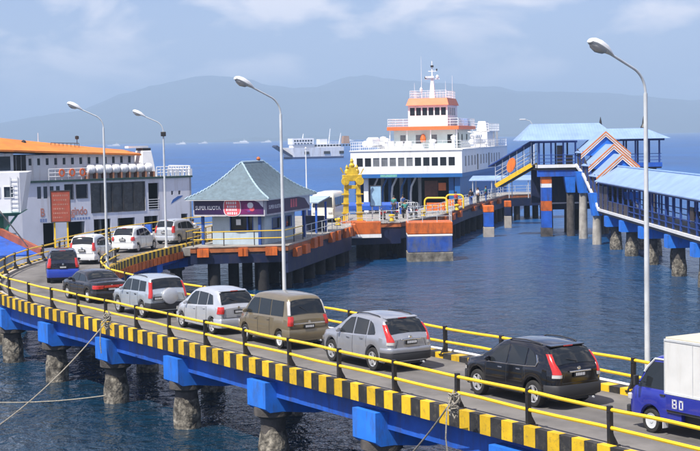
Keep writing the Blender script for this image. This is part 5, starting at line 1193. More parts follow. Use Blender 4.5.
    for k in range(3): m.box(1.15 + k * 0.3, 1.38 + k * 0.3, -0.008, -0.004, 3.5, 3.8)
    m.build('hull_marks', fb, t)
    m = MB(); m.extr([(18.2, -0.01, 4.55), (19.6, -0.01, 5.1), (19.9, -0.01, 5.3), (19.2, -0.01, 5.25), (18.5, -0.01, 4.95)], (0, 0, 0), (0, 0.006, 0)); m.build('hull_emblem', mat('emblem_blue', (0.04, 0.13, 0.4), 0.5), t)
make_left_ferry()

def make_green_ship():
    t = thing('ferry', 'white and green ship with its blue bow ramp down, cut by the left edge', 'ferry', (-25.2, 113.8, 0), R(8))
    wins = [(x, x + 0.72, 6.3, 7.15) for x in (0.5, 1.7, 2.9, 4.1, 5.1)]
    m = MB(); wall_open(m, (-6.2, 0, 0), SX, -SY, 6.4, 5.15, 8.2, [(a + 0.1, b + 0.1, c, d) for a, b, c, d in wins], 0.2)
    m.prism([(0.2, 0), (0.21, 0), (0.21, 6), (0.2, 6)], 5.15, 8.2, [(0.2, 0), (0.75, 0.4), (0.75, 6), (0.2, 6)]); m.box(-6.2, 0.2, 0.2, 6, 8.0, 8.2); m.box(0.0, 0.19, 0.2, 6, 5.15, 8.0); m.build('superstructure', w_clean, t)
    for a, b, c, d in wins: pane(t, (-6.1, 0, 0), SX, -SY, a, b, c, d, ship_glass, 0.08, frame=w_paint)
    lad = MB(); lad.tube([(-0.5, -0.06, 5.2), (-0.5, -0.06, 7.9)], 0.025, 5); lad = lad.build('ladder', galv, t); MB().tube([(0.05, -0.06, 5.2), (0.05, -0.06, 7.9)], 0.025, 5).build('stile', galv, lad)
    for k in range(8): MB().tube([(-0.5, -0.06, 5.3 + k * 0.33), (0.05, -0.06, 5.3 + k * 0.33)], 0.02, 5).build('rung', galv, lad)
    gm = mat('ship_green', (0.03, 0.20, 0.13), 0.5, var=0.2, scale=1, dirt=(0.06, 0.07, 0.05), damt=0.4)
    MB().prism([(-6.2, 0.02), (-0.1, 0.02), (-0.1, 5.9), (-6.2, 5.9)], 4.9, 5.14, [(-6.2, -0.2), (0.35, -0.2), (0.35, 5.9), (-6.2, 5.9)]).build('deck_edge', gm, t)
    MB().box(-6.2, -1.2, 1.4, 5.8, 3.3, 4.88).build('green_deck_wall', gm, t)
    for x in (-5.6, -4.2, -2.8, -1.5): MB().tube([(x, 0.25, 3.25), (x, 0.25, 4.9)], 0.09, 8).build('column', w_clean, t)
    MB().bar((-1.4, 0.3, 3.3), (-0.1, 0.2, 4.95), 0.16, 0.16).build('brace', gm, t)
    MB().prism([(-6.2, 0.4), (-1.3, 0.4), (-1.3, 5.6), (-6.2, 5.6)], -1.2, 3.28, [(-6.2, 0.0), (-0.6, 0.0), (-0.6, 5.9), (-6.2, 5.9)]).build('hull', w_ship, t)
    red = mat('ramp_red', (0.33, 0.09, 0.045), 0.55, var=0.2, dirt=(0.1, 0.05, 0.04), damt=0.4)
    rp = MB().slab([(-4.3, -0.3, 3.35), (-1.4, -0.3, 3.35), (2.0, -6.4, 2.3), (-2.6, -7.4, 2.3)], (0, 0, 0.12)).build('bow_ramp', b_beam, t)
    for a, b in (((-1.3, -0.3, 3.75), (2.15, -6.6, 2.55)), ((-4.4, -0.3, 3.75), (-2.7, -7.5, 2.55)), ((-4.4, -0.3, 3.8), (-1.3, -0.3, 3.8))): MB().bar(a, b, 0.28, 0.5).build('ramp_girder', red, rp)
    MB().bar((-1.4, -0.1, 5.4), (1.0, -4.8, 2.9), 0.07, 0.07).build('ramp_stay', dark_grey, rp)
make_green_ship()

def make_right_ferry():
    t = thing('ferry', 'white and blue car ferry with an orange-trimmed wheelhouse, bow open to the quay', 'ferry', (0.2, 178.0, 0), R(-13))
    B = 13.34; Ln = 45.0
    wm = mat('right_ferry_white', (0.78, 0.79, 0.79), 0.45, var=0.03, scale=0.5, dirt=(0.46, 0.34, 0.25), damt=0.5, streak=0.08, dscale=1.3, dpos=0.54); bm = mat('right_ferry_blue', (0.015, 0.12, 0.36), 0.45, var=0.1, scale=0.6, dirt=(0.1, 0.1, 0.1), damt=0.3, streak=0.2)
    oc = mat('right_ferry_orange', (0.80, 0.15, 0.035), 0.5, var=0.06, scale=0.6, dirt=(0.4, 0.1, 0.04), damt=0.3, streak=0.2)
    pale = mat('pale_green_wall', (0.50, 0.62, 0.60), 0.5, var=0.06)
    # hull and car deck
    h = MB(); h.box(0.35, 1.0, 0.6, Ln, -1.2, 5.5); h.box(B - 1.0, B - 0.35, 0.6, Ln, -1.2, 5.5); h.box(1.0, B - 1.0, 0.7, Ln, -1.2, 1.15); h.box(1.0, B - 1.0, Ln - 0.5, Ln, 1.15, 5.5); h.build('hull', bm, t)
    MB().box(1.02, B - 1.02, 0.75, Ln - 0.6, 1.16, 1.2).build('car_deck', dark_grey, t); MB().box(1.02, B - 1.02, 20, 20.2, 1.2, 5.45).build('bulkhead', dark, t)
    for (x, y, w_, m_) in ((1.35, 0.9, 0.55, w_clean), (2.6, 5, 0.35, w_clean), (3.7, 4, 0.4, bm), (4.7, 6, 0.4, w_clean), (5.9, 5, 0.4, bm), (7.0, 6, 0.4, w_clean), (11.6, 0.9, 0.6, bm), (12.1, 3, 0.35, w_clean)): MB().box(x, x + w_, y, y + 0.5, 1.2, 5.45).build('deck_column', m_, t)
    for k in range(5): MB().tube([(2.2 + k * 1.15, 2.2, 1.2), (2.2 + k * 1.15, 2.2, 3.6), (2.3 + k * 1.15, 2.2, 4.4), (2.65 + k * 1.15, 2.2, 5.1), (2.8 + k * 1.15, 2.2, 5.45)], 0.13, 6).build('deck_frame', w_clean if k % 2 == 0 else bm, t, True)
    rail_run('gate_rail', '', [(1.8, 1.0, 1.2), (7.8, 1.0, 1.2)], 1.3, (1, 0.66, 0.33), 0.8, 0.04, 0.05, w_paint, parent=t)
    MB().box(8.3, 9.9, 3.2, 3.5, 2.9, 5.0).build('hatch_panel', mat('rust_brown', (0.18, 0.06, 0.035), 0.6, var=0.25), t)
    MB().box(10.3, 11.2, 1.2, 1.35, 3.9, 4.8).build('safety_board', o_paint, t)
    MB().slab([(1.6, 0.9, 1.22), (B - 1.6, 0.9, 1.22), (B - 2.6, -17.0, 1.75), (0.4, -17.0, 1.75)], (0, 0, 0.15)).build('bow_ramp', dark_grey, t)
    # cabin deck: front and side walls with openings
    z0, z1 = 5.5, 8.65
    fw = [(0.75 + k * 1.0, 1.5 + k * 1.0, 6.85, 7.85) for k in range(12)]
    m = MB(); wall_open(m, (0, 0, 0), SX, -SY, B, z0 + 0.45, z1, [(a, b, c, d) for a, b, c, d in fw], 0.15)
    sw = [(2.2 + k * 2.6, 3.4 + k * 2.6, 6.7, 7.9) for k in range(13)]; sw[4] = (12.4, 13.6, 6.05, 8.0); sw[8] = (22.8, 24.0, 6.05, 8.0)
    wall_open(m, (B, 0.15, 0), SY, SX, Ln - 2, z0 + 0.45, z1, sw, 0.15); m.box(0, 0.15, 0.15, Ln - 2, z0 + 0.45, z1); m.box(0.15, B - 0.15, Ln - 2.15, Ln - 2, z0 + 0.45, z1)
    m.build('cabin_wall', wm, t)
    MB().box(-0.02, B + 0.02, -0.03, Ln - 1.98, z0, z0 + 0.44).build('blue_band', bm, t); MB().box(3.6, 5.6, -0.045, -0.034, z0 + 0.08, z0 + 0.38).build('name_board', mat('name_green', (0.16, 0.42, 0.36), 0.5, var=0.25, scale=5), t)
    gl = mat('grey_cabin_glass', (0.16, 0.17, 0.18), 0.2, var=0.2)
    for k, (a, b, c, d) in enumerate(fw): pane(t, (0, 0, 0), SX, -SY, a, b, c, d, car_glass if k < 2 or k > 6 else gl, 0.08)
    for (a, b, c, d) in sw: pane(t, (B, 0.15, 0), SY, SX, a, b, c, d, gl if d - c < 1.5 else dark, 0.08)
    MB().box(-0.1, B + 0.1, -0.1, Ln - 1.9, z1, z1 + 0.12).build('boat_deck', w_paint, t)
    D2 = z1 + 0.12
    rail_run('deck_rail', '', [(0.05, 30, D2), (0.05, 0.0, D2), (B - 0.05, 0.0, D2), (B - 0.05, Ln - 2.2, D2)], 1.0, (1, 0.66, 0.33), 1.1, 0.025, 0.03, w_clean, parent=t)
    # upper house, orange-edged deck, wheelhouse
    uh = [(k * 2.0 + 0.8, k * 2.0 + 1.5, 9.4, 10.5) for k in range(4)]; m = MB(); wall_open(m, (2.8, 12.6, 0), SX, -SY, 7.8, D2, 11.1, uh, 0.15); m.box(2.8, 2.95, 12.75, 26, D2, 11.1); wall_open(m, (10.6, 12.75, 0), SY, SX, 13.25, D2, 11.1, [(2, 3, D2 + 0.1, 10.7), (5, 6.2, 9.6, 10.5), (9, 10.2, 9.6, 10.5)], 0.15); m.box(2.95, 10.45, 25.85, 26, D2, 11.1); m.build('upper_house', pale, t)
    for k, (a, b, c, d) in enumerate(uh): pane(t, (2.8, 12.6, 0), SX, -SY, a, b, c, d, car_glass if k == 3 else gl, 0.07)
    for (a, b, c, d) in ((2, 3, D2 + 0.1, 10.7), (5, 6.2, 9.6, 10.5), (9, 10.2, 9.6, 10.5)): pane(t, (10.6, 12.75, 0), SY, SX, a, b, c, d, dark, 0.08)
    for x in (2.4, 4.6, 7.6, 10.9): MB().tube([(x, 12.0, D2), (x, 12.0, 11.1)], 0.06, 6).build('stanchion', w_clean, t)
    MB().box(2.1, 11.2, 11.6, 26.5, 11.1, 11.55).build('bridge_deck', oc, t, bevel=0.03); D3 = 11.56
    MB().lathe([(0.3, 0), (0.38, 0.4), (0.22, 0.9), (0.05, 1.0)], (6.6, 12.2, 9.6), 10).build('fire_buoy', o_paint, t)
    rail_run('bridge_rail', '', [(2.2, 26, D3), (2.2, 11.8, D3), (11.1, 11.8, D3), (11.1, 26, D3)], 0.95, (1, 0.66, 0.33), 1.0, 0.025, 0.03, w_clean, parent=t)
    ww = [(0.25 + k * 0.8, 0.88 + k * 0.8, 12.95, 13.95) for k in range(6)]; m = MB(); wall_open(m, (4.2, 15, 0), SX, -SY, 5.1, D3, 14.25, ww, 0.12)
    ws = [(0.4 + k * 1.5, 1.5 + k * 1.5, 12.95, 13.95) for k in range(4)]; wall_open(m, (9.3, 15.12, 0), SY, SX, 7.8, D3, 14.25, ws, 0.12); m.box(4.2, 4.32, 15.12, 22.9, D3, 14.25); m.box(4.32, 9.18, 22.78, 22.9, D3, 14.25); m.build('wheelhouse', wm, t)
    for a, b, c, d in ww: pane(t, (4.2, 15, 0), SX, -SY, a, b, c, d, car_glass, 0.05)
    for a, b, c, d in ws: pane(t, (9.3, 15.12, 0), SY, SX, a, b, c, d, car_glass, 0.05)
    MB().prism([(4.0, 14.6), (9.5, 14.6), (9.5, 23.2), (4.0, 23.2)], 14.25, 15.15, [(4.3, 15.2), (9.2, 15.2), (9.2, 22.6), (4.3, 22.6)]).build('wheelhouse_roof', oc, t); D4 = 15.16
    rail_run('roof_rail', '', [(4.4, 22.4, D4), (4.4, 15.4, D4), (9.1, 15.4, D4), (9.1, 22.4, D4), (4.4, 22.4, D4)], 0.95, (1, 0.66, 0.33), 0.8, 0.022, 0.028, w_clean, parent=t)
    # mast and aerials
    ma = MB(); ma.prism([(6.35, 18.5), (7.1, 18.5), (7.1, 19.3), (6.35, 19.3)], D4, 17.6, [(6.55, 18.75), (6.9, 18.75), (6.9, 19.05), (6.55, 19.05)]); ma.tube([(6.72, 18.9, 17.5), (6.72, 18.9, 20.0)], [0.12, 0.05], 6); ma.bar((5.8, 18.9, 17.7), (7.7, 18.9, 17.7), 0.1, 0.1); ma.bar((6.2, 18.9, 18.7), (7.3, 18.9, 18.7), 0.08, 0.08); ms = ma.build('mast', w_clean, t)
    MB().box(5.9, 7.0, 18.5, 18.7, 17.85, 18.05).build('radar_bar', w_clean, ms); MB().lathe([(0.18, 0), (0.22, 0.2), (0.1, 0.4)], (7.4, 18.9, 17.8), 8).build('radar_dome', w_clean, ms); MB().box(6.55, 6.9, 18.7, 19.1, 19.2, 19.45).build('mast_light', k_metal, ms); MB().box(5.75, 5.95, 18.8, 19.0, 17.75, 18.0).build('horn', k_metal, ms); MB().box(7.25, 7.4, 18.8, 19.0, 18.75, 19.0).build('mast_light', k_metal, ms)
    for (x, y, h_) in ((5.55, 17.5, 5.4), (8.6, 18, 2.2), (4.9, 16.0, 2.0), (9.0, 21, 3.0)): MB().tube([(x, y, D4), (x, y, D4 + h_)], [0.045, 0.015], 5).build('aerial', w_clean, t)
    MB().lathe([(0.16, 0), (0.2, 0.3), (0.05, 0.55)], (5.55, 17.2, D4 + 0.9), 8).build('satellite_dome', w_clean, t)
    MB().box(9.9, 11.0, 20.5, 22.2, D3, D3 + 1.0).build('water_tank', mat('tank_blue', (0.03, 0.22, 0.62), 0.4), t, bevel=0.08)
    # life rafts, boats and gear on the boat deck
    for k in range(6): raft(t, (12.5, 14 + k * 1.9, D2 + 0.75), 1.35, 0.36, 'y')
    for k in range(4): raft(t, (12.5, 14.9 + k * 1.9, D2 + 1.45), 1.2, 0.32, 'y')
    for k in range(3): raft(t, (1.0, 4 + k * 1.8, D2 + 0.75), 1.35, 0.36, 'y')
    for k in range(4): raft(t, (2.3 + k * 1.1, 7.5, D2 + 0.55), 0.95, 0.42, 'x')
    for y in (14, 19, 24.5): MB().tube([(12.9, y, D2), (12.9, y, D2 + 1.6), (12.8, y, D2 + 1.9), (12.0, y, D2 + 2.0)], 0.06, 6).build('davit', w_clean, t)
    for (x, y, hh, r_) in ((3.4, 5.0, 1.3, 0.22), (8.8, 6.5, 1.1, 0.25), (11.2, 7.5, 1.5, 0.2), (1.9, 10.2, 1.5, 0.25)): MB().lathe([(r_, 0), (r_, hh * 0.7), (r_ * 1.7, hh * 0.75), (r_ * 1.7, hh), (r_ * 0.4, hh * 1.08)], (x, y, D2), 10).build('vent_cowl', w_clean, t, True)
    bo = MB(); rows = []
    for i in range(9):
        f = i / 8.0; w_ = 0.75 * math.sin(math.pi * min(1, 0.12 + f * 0.8)) ** 0.6; rows.append([(1.9 + w_ * math.cos(a), 2.0 + 4.6 * f, D2 + 0.95 + (0.62 * math.sin(a))) for a in [2 * math.pi * k / 10 for k in range(10)]])
    bo.grid(rows, True); bo.poly(rows[0]); bo.poly(rows[-1]); bo.build('rescue_boat', w_clean, t, True)
    MB().box(10.6, 12.4, 29, 35, D2, 10.9).build('funnel_casing', w_paint, t); MB().prism([(10.8, 30), (12.2, 30), (12.2, 33), (10.8, 33)], 10.9, 12.2, [(11, 30.4), (12, 30.4), (12, 32.6), (11, 32.6)]).build('funnel', w_paint, t)
    rail_run('upper_rail', '', [(10.4, 29, 10.9), (12.6, 29, 10.9), (12.6, 40, 10.9)], 1.0, (1, 0.66, 0.33), 1.0, 0.03, 0.035, w_clean, parent=t)
    MB().box(10.5, 12.7, 29, 40, 10.78, 10.89).build('upper_deck', w_paint, t); 
    for y in (36, 39.6): MB().box(12.2, 12.5, y, y + 0.3, D2, 10.78).build('stanchion', w_paint, t)
make_right_ferry()

def make_far_ferry():
    a = Vector((-33.5, 742, 0)); b = Vector((-2.6, 751, 0)); L_ = (b - a).length
    t = thing('ferry', 'white ferry with its dark bow ramp raised, crossing in the open strait', 'ferry', a, math.atan2(b.y - a.y, b.x - a.x))
    MB().prism([(3, 5), (7, 0), (L_, 0), (L_, 10), (7, 10)], -1, 1.0, [(2.5, 5), (6.6, 0), (L_ + 0.2, 0), (L_ + 0.2, 10), (6.6, 10)]).build('boot_top', mat('far_navy', (0.02, 0.04, 0.12), 0.5), t)
    m = MB(); m.prism([(3, 5), (7, 0), (L_, 0), (L_, 10), (7, 10)], 1.0, 5.6, [(1.5, 5), (6.0, -0.3), (L_ + 0.3, -0.3), (L_ + 0.3, 10.3), (6.0, 10.3)]); m.build('hull', w_ship, t)
    MB().slab([(5.6, 0.5, 1.0), (5.6, 9.5, 1.0), (-2.2, 9.5, 6.2), (-2.2, 0.5, 6.2)], (0.5, 0, 0.8)).build('bow_ramp', navy, t)
    MB().box(6.5, L_ - 1, 0.8, 9.2, 5.6, 7.2).build('cabin_deck', w_ship, t); MB().box(6.2, 17, -0.2, 10.2, 7.2, 10.2).build('bridge_block', w_clean, t)
    for k in range(7): MB().box(6.8 + k * 1.4, 7.7 + k * 1.4, -0.27, -0.21, 8.6, 9.4).build('window', car_glass, t)
    for k in range(6): MB().box(7 + k * 1.6, 8 + k * 1.6, -0.27, -0.21, 7.4, 7.9).build('window', ship_glass, t)
    for k in range(12): MB().box(17.6 + k * 1.6, 18.7 + k * 1.6, 0.72, 0.79, 6.0, 6.8).build('window', dark, t)
    for (x, w_) in ((12, 2.4), (22, 3.2), (30, 2.4), (36, 1.6)): MB().box(x, x + w_, -0.36, -0.31, 2.2, 3.6).build('side_port', dark, t)
    MB().box(20.5, 24.5, 2, 8, 7.2, 9.6).build('deck_house', w_clean, t); MB().prism([(33, 3), (36.5, 3), (36.5, 7), (33, 7)], 7.2, 11, [(33.4, 3.4), (36.2, 3.4), (36.2, 6.6), (33.4, 6.6)]).build('funnel', mat('far_rust', (0.35, 0.22, 0.15), 0.6), t)
    for (x, z) in ((26, 14.8), (31.5, 12.5), (12, 12.5)): MB().tube([(x, 5, 7), (x + 1.0, 5, z)], [0.28, 0.14], 5).build('mast', w_clean, t)
    rail_run('rail', '', [(17.5, 0.2, 7.2), (L_ - 1, 0.2, 7.2)], 1.0, (1, 0.5), 3, 0.05, 0.06, w_clean, parent=t)
make_far_ferry()
def far_ship(label, u, d, l, h, rz, m1, group='ships on the horizon'):
    p = Vector(((u - 350) / FPX * d, d, 0)); t = thing('ship', label, 'ship', p, rz, group)
    MB().prism([(-l / 2, 0), (-l / 2 + 5, -4), (l / 2, -4), (l / 2, 4), (-l / 2 + 5, 4)], -1, h * 0.45, [(-l / 2 - 2, 0), (-l / 2 + 4, -4.3), (l / 2 + 0.5, -4.3), (l / 2 + 0.5, 4.3), (-l / 2 + 4, 4.3)]).build('hull', m1, t)
    MB().box(-l * 0.1, l * 0.42, -3.4, 3.4, h * 0.45, h * 0.72).build('cabin', w_clean, t); MB().box(l * 0.12, l * 0.36, -3, 3, h * 0.72, h).build('bridge', w_clean, t)
    MB().box(l * 0.1, l * 0.37, -3.06, -3.02, h * 0.82, h * 0.9).build('window_band', dark, t); MB().tube([(l * 0.2, 0, h), (l * 0.2, 0, h * 1.5)], 0.3, 5).build('mast', w_clean, t)
far_ship('longest white ship on the horizon, above the booth roof', 243, 3600, 36, 8, 0.05, w_ship)
far_ship('small white ship on the horizon left of the third lamp post', 116, 3300, 26, 6, 0.2, w_ship)
far_ship('small pale ship on the horizon just right of the third lamp post', 183, 3700, 26, 6, -0.2, w_ship)
far_ship('tiny grey ship on the horizon right of the second lamp arm', 205, 3900, 24, 6, 0.3, w_ship)
far_ship('tiny white ship on the horizon left of the far ferry bow', 268, 4000, 28, 6, 0.0, w_ship)
far_ship('tiny pale ship on the horizon right of the far ferry stern', 352, 3800, 26, 6, 3.0, w_ship)
# ------------------------------------------------------------------ covered walkway on piles (right)
roof_blue = roof_mat('walkway_roof_sheet', (0.235, 0.345, 0.56), 0.28, 'y', dirt=(0.30, 0.40, 0.56))
roof_blue2 = roof_mat('pavilion_roof_sheet', (0.235, 0.345, 0.56), 0.28, 'x', dirt=(0.30, 0.40, 0.56))
wk_post = mat('walkway_post_blue', (0.018, 0.055, 0.24), 0.5, var=0.15)
def make_walkway():
    X0, X1 = 22.7, 26.3; Z = 3.35; YA, YB = 52.0, 137.2
    t = thing('covered_walkway', 'long blue-roofed walkway on piles leading to the ferry stairs', 'walkway', (24.5, 112.0, 0))
    def bld(mb, nm, m, par=t, **k): return mb.build(nm, m, par, world=(par is t), **k)
    bld(MB().box(X0 + 0.1, X1 - 0.1, YA, YB, Z - 0.35, Z), 'deck', dark_grey)
    bld(MB().box(X0 - 0.04, X0 + 0.095, YA, YB, Z - 0.12, Z + 0.10), 'kerb_strip', w_paint); bld(MB().box(X1 - 0.095, X1 + 0.04, YA, YB, Z - 0.12, Z + 0.10), 'kerb_strip', w_paint)
    # piles and caps
    pm = MB().lathe([(0.46, -2.0), (0.47, 0.6), (0.44, 2.2)], n=18).mesh('pile', pile_concrete, True); cm = MB().box(-1.9, 1.9, -0.62, 0.62, 2.05, 2.98).mesh('pile_cap', b_cap)
    for y in (56.0, 65.0, 74.0, 83.0, 91.5, 99.0, 107.2, 117.0, 125.3, 132.6):
        inst('pile_cap', cm, t, (0, y - 112, 0))
        for k, x in enumerate((-0.95, 1.05)): inst('barnacle_crust', CRUST[int(y + k) % 3], inst('pile', pm, t, (x, y - 112, 0), (0, 0, y + k)), (0, 0, 0.05), (0, 0, 0), (1.09, 1.09, 1.15))
    # posts, rails
    pst = MB().box(-0.07, 0.07, -0.07, 0.07, Z, 5.95).mesh('post', wk_post); y = YA + 0.5
    while y < YB:
        for x in (X0 + 0.18, X1 - 0.18): inst('post', pst, t, (x - 24.5, y - 112, 0))
        y += 2.43
    for x in (X0 + 0.18, X1 - 0.18):
        for z in (0.5, 0.95): bld(MB().box(x - 0.03, x + 0.03, YA, YB, Z + z - 0.035, Z + z + 0.035), 'rail', wk_post)
        bld(MB().box(x - 0.09, x + 0.09, YA, YB, 5.70, 6.02), 'eaves_beam', wk_post)
    # solid balustrade panels at the stair end
    for k in range(6): bld(MB().box(X0 + 0.13, X0 + 0.16, YB - 2.2 - k * 2.43, YB - 0.2 - k * 2.43, Z + 0.1, Z + (2.2 if k < 2 else 0.95)), 'screen_panel', mat('screen_brown', (0.06, 0.05, 0.05), 0.6, var=0.3))
    # gable roof
    r = MB(); ex = 0.35; xm = (X0 + X1) / 2; pts = [(X0 - ex, 5.98), (xm, 7.25), (X1 + ex, 5.98), (X1 + ex, 5.90), (xm, 7.15), (X0 - ex, 5.90)]
    r.extr([(x, YA, z) for x, z in pts], (0, 0, 0), (0, YB - YA - 0.6, 0)); ro = r.build('roof', roof_blue, t, world=True)
    m = MB().tube([(0, YA - 112, 7.28), (0, YB - 0.6 - 112, 7.28)], 0.09, 6); m.build('ridge_cap', mat('ridge_blue', (0.22, 0.36, 0.6), 0.5), ro)
    for k in range(3):
        b_ = thing('waste_bin', '', '', (X0 + 0.5, 95.6 + k, Z)) if False else None
    m = MB().box(X0 + 0.05, X0 + 0.12, 99.2, 100.2, 4.4, 5.3); bld(m, 'hanging_sign', mat('dark_sign', (0.05, 0.035, 0.03), 0.6))

    # stairs with three stepped gables, climbing away from us
    s = thing('covered_stairs', 'stepped blue gables with orange and white edges over the walkway stairs', 'stairs', (24.6, 141.0, 0))
    def sb(mb, nm, m, par=s, **k): return mb.build(nm, m, par, world=(par is s), **k)
    fl = [(137.2, 141.6, 3.35, 4.9, 8.35), (141.6, 146.0, 4.9, 6.3, 9.25), (146.0, 150.5, 6.3, 7.15, 10.45)]
    orange_tr = mat('gable_orange', (0.62, 0.20, 0.05), 0.5); gw = mat('gable_white', (0.75, 0.75, 0.74), 0.5)
    xm = 24.95
    for k, (y0, y1, za, zb, ap) in enumerate(fl):
        n = 8; m = MB()
        for i in range(n): f0 = i / n; m.box(X0 + 0.2, X1 - 0.2, y0 + (y1 - y0) * f0, y0 + (y1 - y0) * (i + 1) / n, za + (zb - za) * f0 - 0.35, za + (zb - za) * (i + 1) / n)
        sb(m, 'flight', dark_grey)
        for x in (X0, X1 - 0.0): m = MB(); m.slab([(x, y0, za - 0.15), (x, y1, zb - 0.15), (x, y1, zb + 0.15), (x, y0, za + 0.15)], (0.18, 0, 0)); sb(m, 'stringer', w_paint)
        hw = 2.3; ez = ap - 2.05; yo = y0 - 0.5
        prof = [(xm - hw, ez), (xm, ap), (xm + hw, ez), (xm + hw - 0.1, ez - 0.08), (xm, ap - 0.12), (xm - hw + 0.1, ez - 0.08)]
        rf = sb(MB().extr([(x, yo + 0.1, z) for x, z in prof], (0, 0, 0), (0, y1 - y0 + 0.9, 0)), 'roof', roof_blue)
        for (off, w_, m_, dy) in ((0.02, 0.17, orange_tr, 0.0), (0.17, 0.15, gw, 0.02), (0.30, 0.14, orange_tr, 0.04), (0.42, 0.13, gw, 0.05)):
            for sg in (-1, 1):
                p0 = Vector((xm + sg * (hw + 0.12), yo + dy, ez - 0.02 - off)); p1 = Vector((xm, yo + dy, ap + 0.08 - off)); g = MB(); g.slab([p0, p1, p1 - Vector((0, 0, w_)), p0 - Vector((0, 0, w_))], (0, 0.10, 0)); sb(g, 'barge_board', m_)
        if k < 3: g = MB(); g.extr([(xm - hw + 0.35, yo + 0.22, ez - 0.25), (xm, yo + 0.22, ap - 0.5), (xm + hw - 0.35, yo + 0.22, ez - 0.25)], (0, 0, 0), (0, 0.06, 0)); sb(g, 'gable_panel', b_cap)
        for x in (X0 + 0.15, X1 - 0.15):
            for y in (y0 + 0.2, (y0 + y1) / 2): sb(MB().box(x - 0.08, x + 0.08, y - 0.08, y + 0.08, za - 0.1, ez + 0.2), 'post', wk_post)
            sb(MB().bar((x, y0, za + 1.0), (x, y1, zb + 1.0), 0.07, 0.07), 'handrail', wk_post)
            if x < xm: sb(MB().slab([(x, y0 + 0.3, za + 0.2), (x, y1 - 0.3, zb + 0.2), (x, y1 - 0.3, zb + 1.7), (x, y0 + 0.3, za + 1.7)], (0.03, 0, 0)), 'screen_panel', mat('screen_brown', (0.06, 0.05, 0.05), 0.6, var=0.3))
    # tall columns carrying the stair and the upper deck
    for (x, y, zt) in ((22.9, 138.9, 3.9), (22.9, 147.0, 5.7), (26.2, 139.5, 3.9), (26.2, 147, 5.7)):
        c = sb(MB().lathe([(0.45, -2.0), (0.43, 0.8), (0.36, zt - 1.2)], (x, y, 0), 16), 'pile', mat('tall_pile', (0.40, 0.37, 0.32), 0.85, var=0.25, scale=1.5, bump=0.4, dirt=(0.12, 0.1, 0.08), damt=0.7, streak=0.2, dscale=1.3), smooth=True)
        sb(MB().prism([(x - 0.42, y - 0.5), (x + 0.42, y - 0.5), (x + 0.42, y + 0.5), (x - 0.42, y + 0.5)], zt - 1.2, zt + 0.9, [(x - 0.75, y - 0.6), (x + 0.75, y - 0.6), (x + 0.75, y + 0.6), (x - 0.75, y + 0.6)]), 'column_head', b_cap)
    # upper landing: pavilion running left to the gangway
    p = thing('boarding_pavilion', 'raised boarding pavilion with a wide pale blue roof, left of the stepped gables', 'pavilion', (21.5, 153.0, 0))
    def pb(mb, nm, m, par=p, **k): return mb.build(nm, m, par, world=(par is p), **k)
    px0, px1, py0, py1, pz = 18.9, 26.6, 150.5, 156.5, 7.15
    pb(MB().box(px0, px1, py0, py1, pz - 0.45, pz), 'floor', dark_grey); pb(MB().box(px0 - 0.08, X0 + 0.1, py0 - 0.1, py0 - 0.003, pz - 0.22, pz + 0.10), 'floor_edge', w_paint); pb(MB().box(px0, X0, py0 + 0.1, py0 + 0.4, pz - 1.1, pz - 0.46), 'blue_beam', b_beam)
    pb(MB().box(px0 - 0.1, px0 - 0.003, py0 - 0.1, py1, pz - 0.22, pz + 0.10), 'floor_edge', w_paint)
    for x in [px0 + 0.2 + k * 1.22 for k in range(4)] + [25.2, 26.4]:
        for y in (py0 + 0.2, py1 - 0.2): pb(MB().box(x - 0.08, x + 0.08, y - 0.08, y + 0.08, pz, 9.55), 'post', wk_post)
    for z in (0.35, 0.7, 1.05): pb(MB().box(px0 + 0.1, X0, py0 + 0.16, py0 + 0.22, pz + z - 0.03, pz + z + 0.03), 'rail', wk_post)
    for x in (20.9, 21.8): pb(MB().box(x, x + 0.7, py0 + 0.25, py0 + 0.28, pz + 0.1, pz + (2.0 if x < 21 else 1.0)), 'screen_panel', mat('screen_brown', (0.06, 0.05, 0.05), 0.6, var=0.3))
    pb(MB().box(px0 - 0.3, X0 + 0.2, py0 - 0.2, py0 + 0.1, 9.42, 9.62), 'eaves_beam', wk_post)
    m = MB(); e0 = [(px0 - 1.7, py0 - 0.5), (px1 + 0.5, py0 - 0.5), (px1 + 0.5, py1 + 0.5), (px0 - 1.7, py1 + 0.5)]; e1 = [(px0 - 0.3, 153.2), (px1 - 1.0, 153.2), (px1 - 1.0, 153.8), (px0 - 0.3, 153.8)]
    m.prism(e0, 9.63, 9.72); m.prism(e0, 9.721, 11.35, e1); pb(m, 'roof', roof_blue2)
    for (x0_, x1_, y_, z0_, z1_, mm) in ((19.35, 20.35, 150.75, 5.35, 6.7, o_paint), (19.35, 20.35, 150.75, 4.95, 5.34, w_paint), (19.35, 20.35, 150.75, 3.6, 4.94, b_beam), (19.35, 20.35, 150.75, 2.6, 3.59, o_paint), (19.35, 20.35, 150.75, 0.9, 2.59, b_beam), (19.3, 20.4, 150.7, -1.8, 0.89, pile_concrete)): pb(MB().box(x0_, x1_, y_, y_ + 1.0, z0_, z1_), 'column', mm)
    pb(MB().prism([(21.9, 150.7), (22.7, 150.7), (22.7, 151.7), (21.9, 151.7)], 4.4, 6.68, [(21.5, 150.6), (22.72, 150.6), (22.72, 151.8), (21.5, 151.8)]), 'column_head', b_cap); pb(MB().lathe([(0.45, -2), (0.4, 4.39)], (22.3, 151.2, 0), 14), 'pile', pile_concrete, smooth=True)
    for x in (24, 26.2): pb(MB().lathe([(0.45, -2), (0.4, 6.69)], (x, 154, 0), 12), 'pile', pile_concrete, smooth=True)
    for (x, y) in ((20.6, 156), (23.0, 157.5), (25.2, 151.6), (21.3, 160.5), (24.4, 161)): pb(MB().lathe([(0.5, -2), (0.45, 6.5 if y < 157 else 3.0)], (x, y, 0), 12), 'pile', quay_pile, smooth=True)
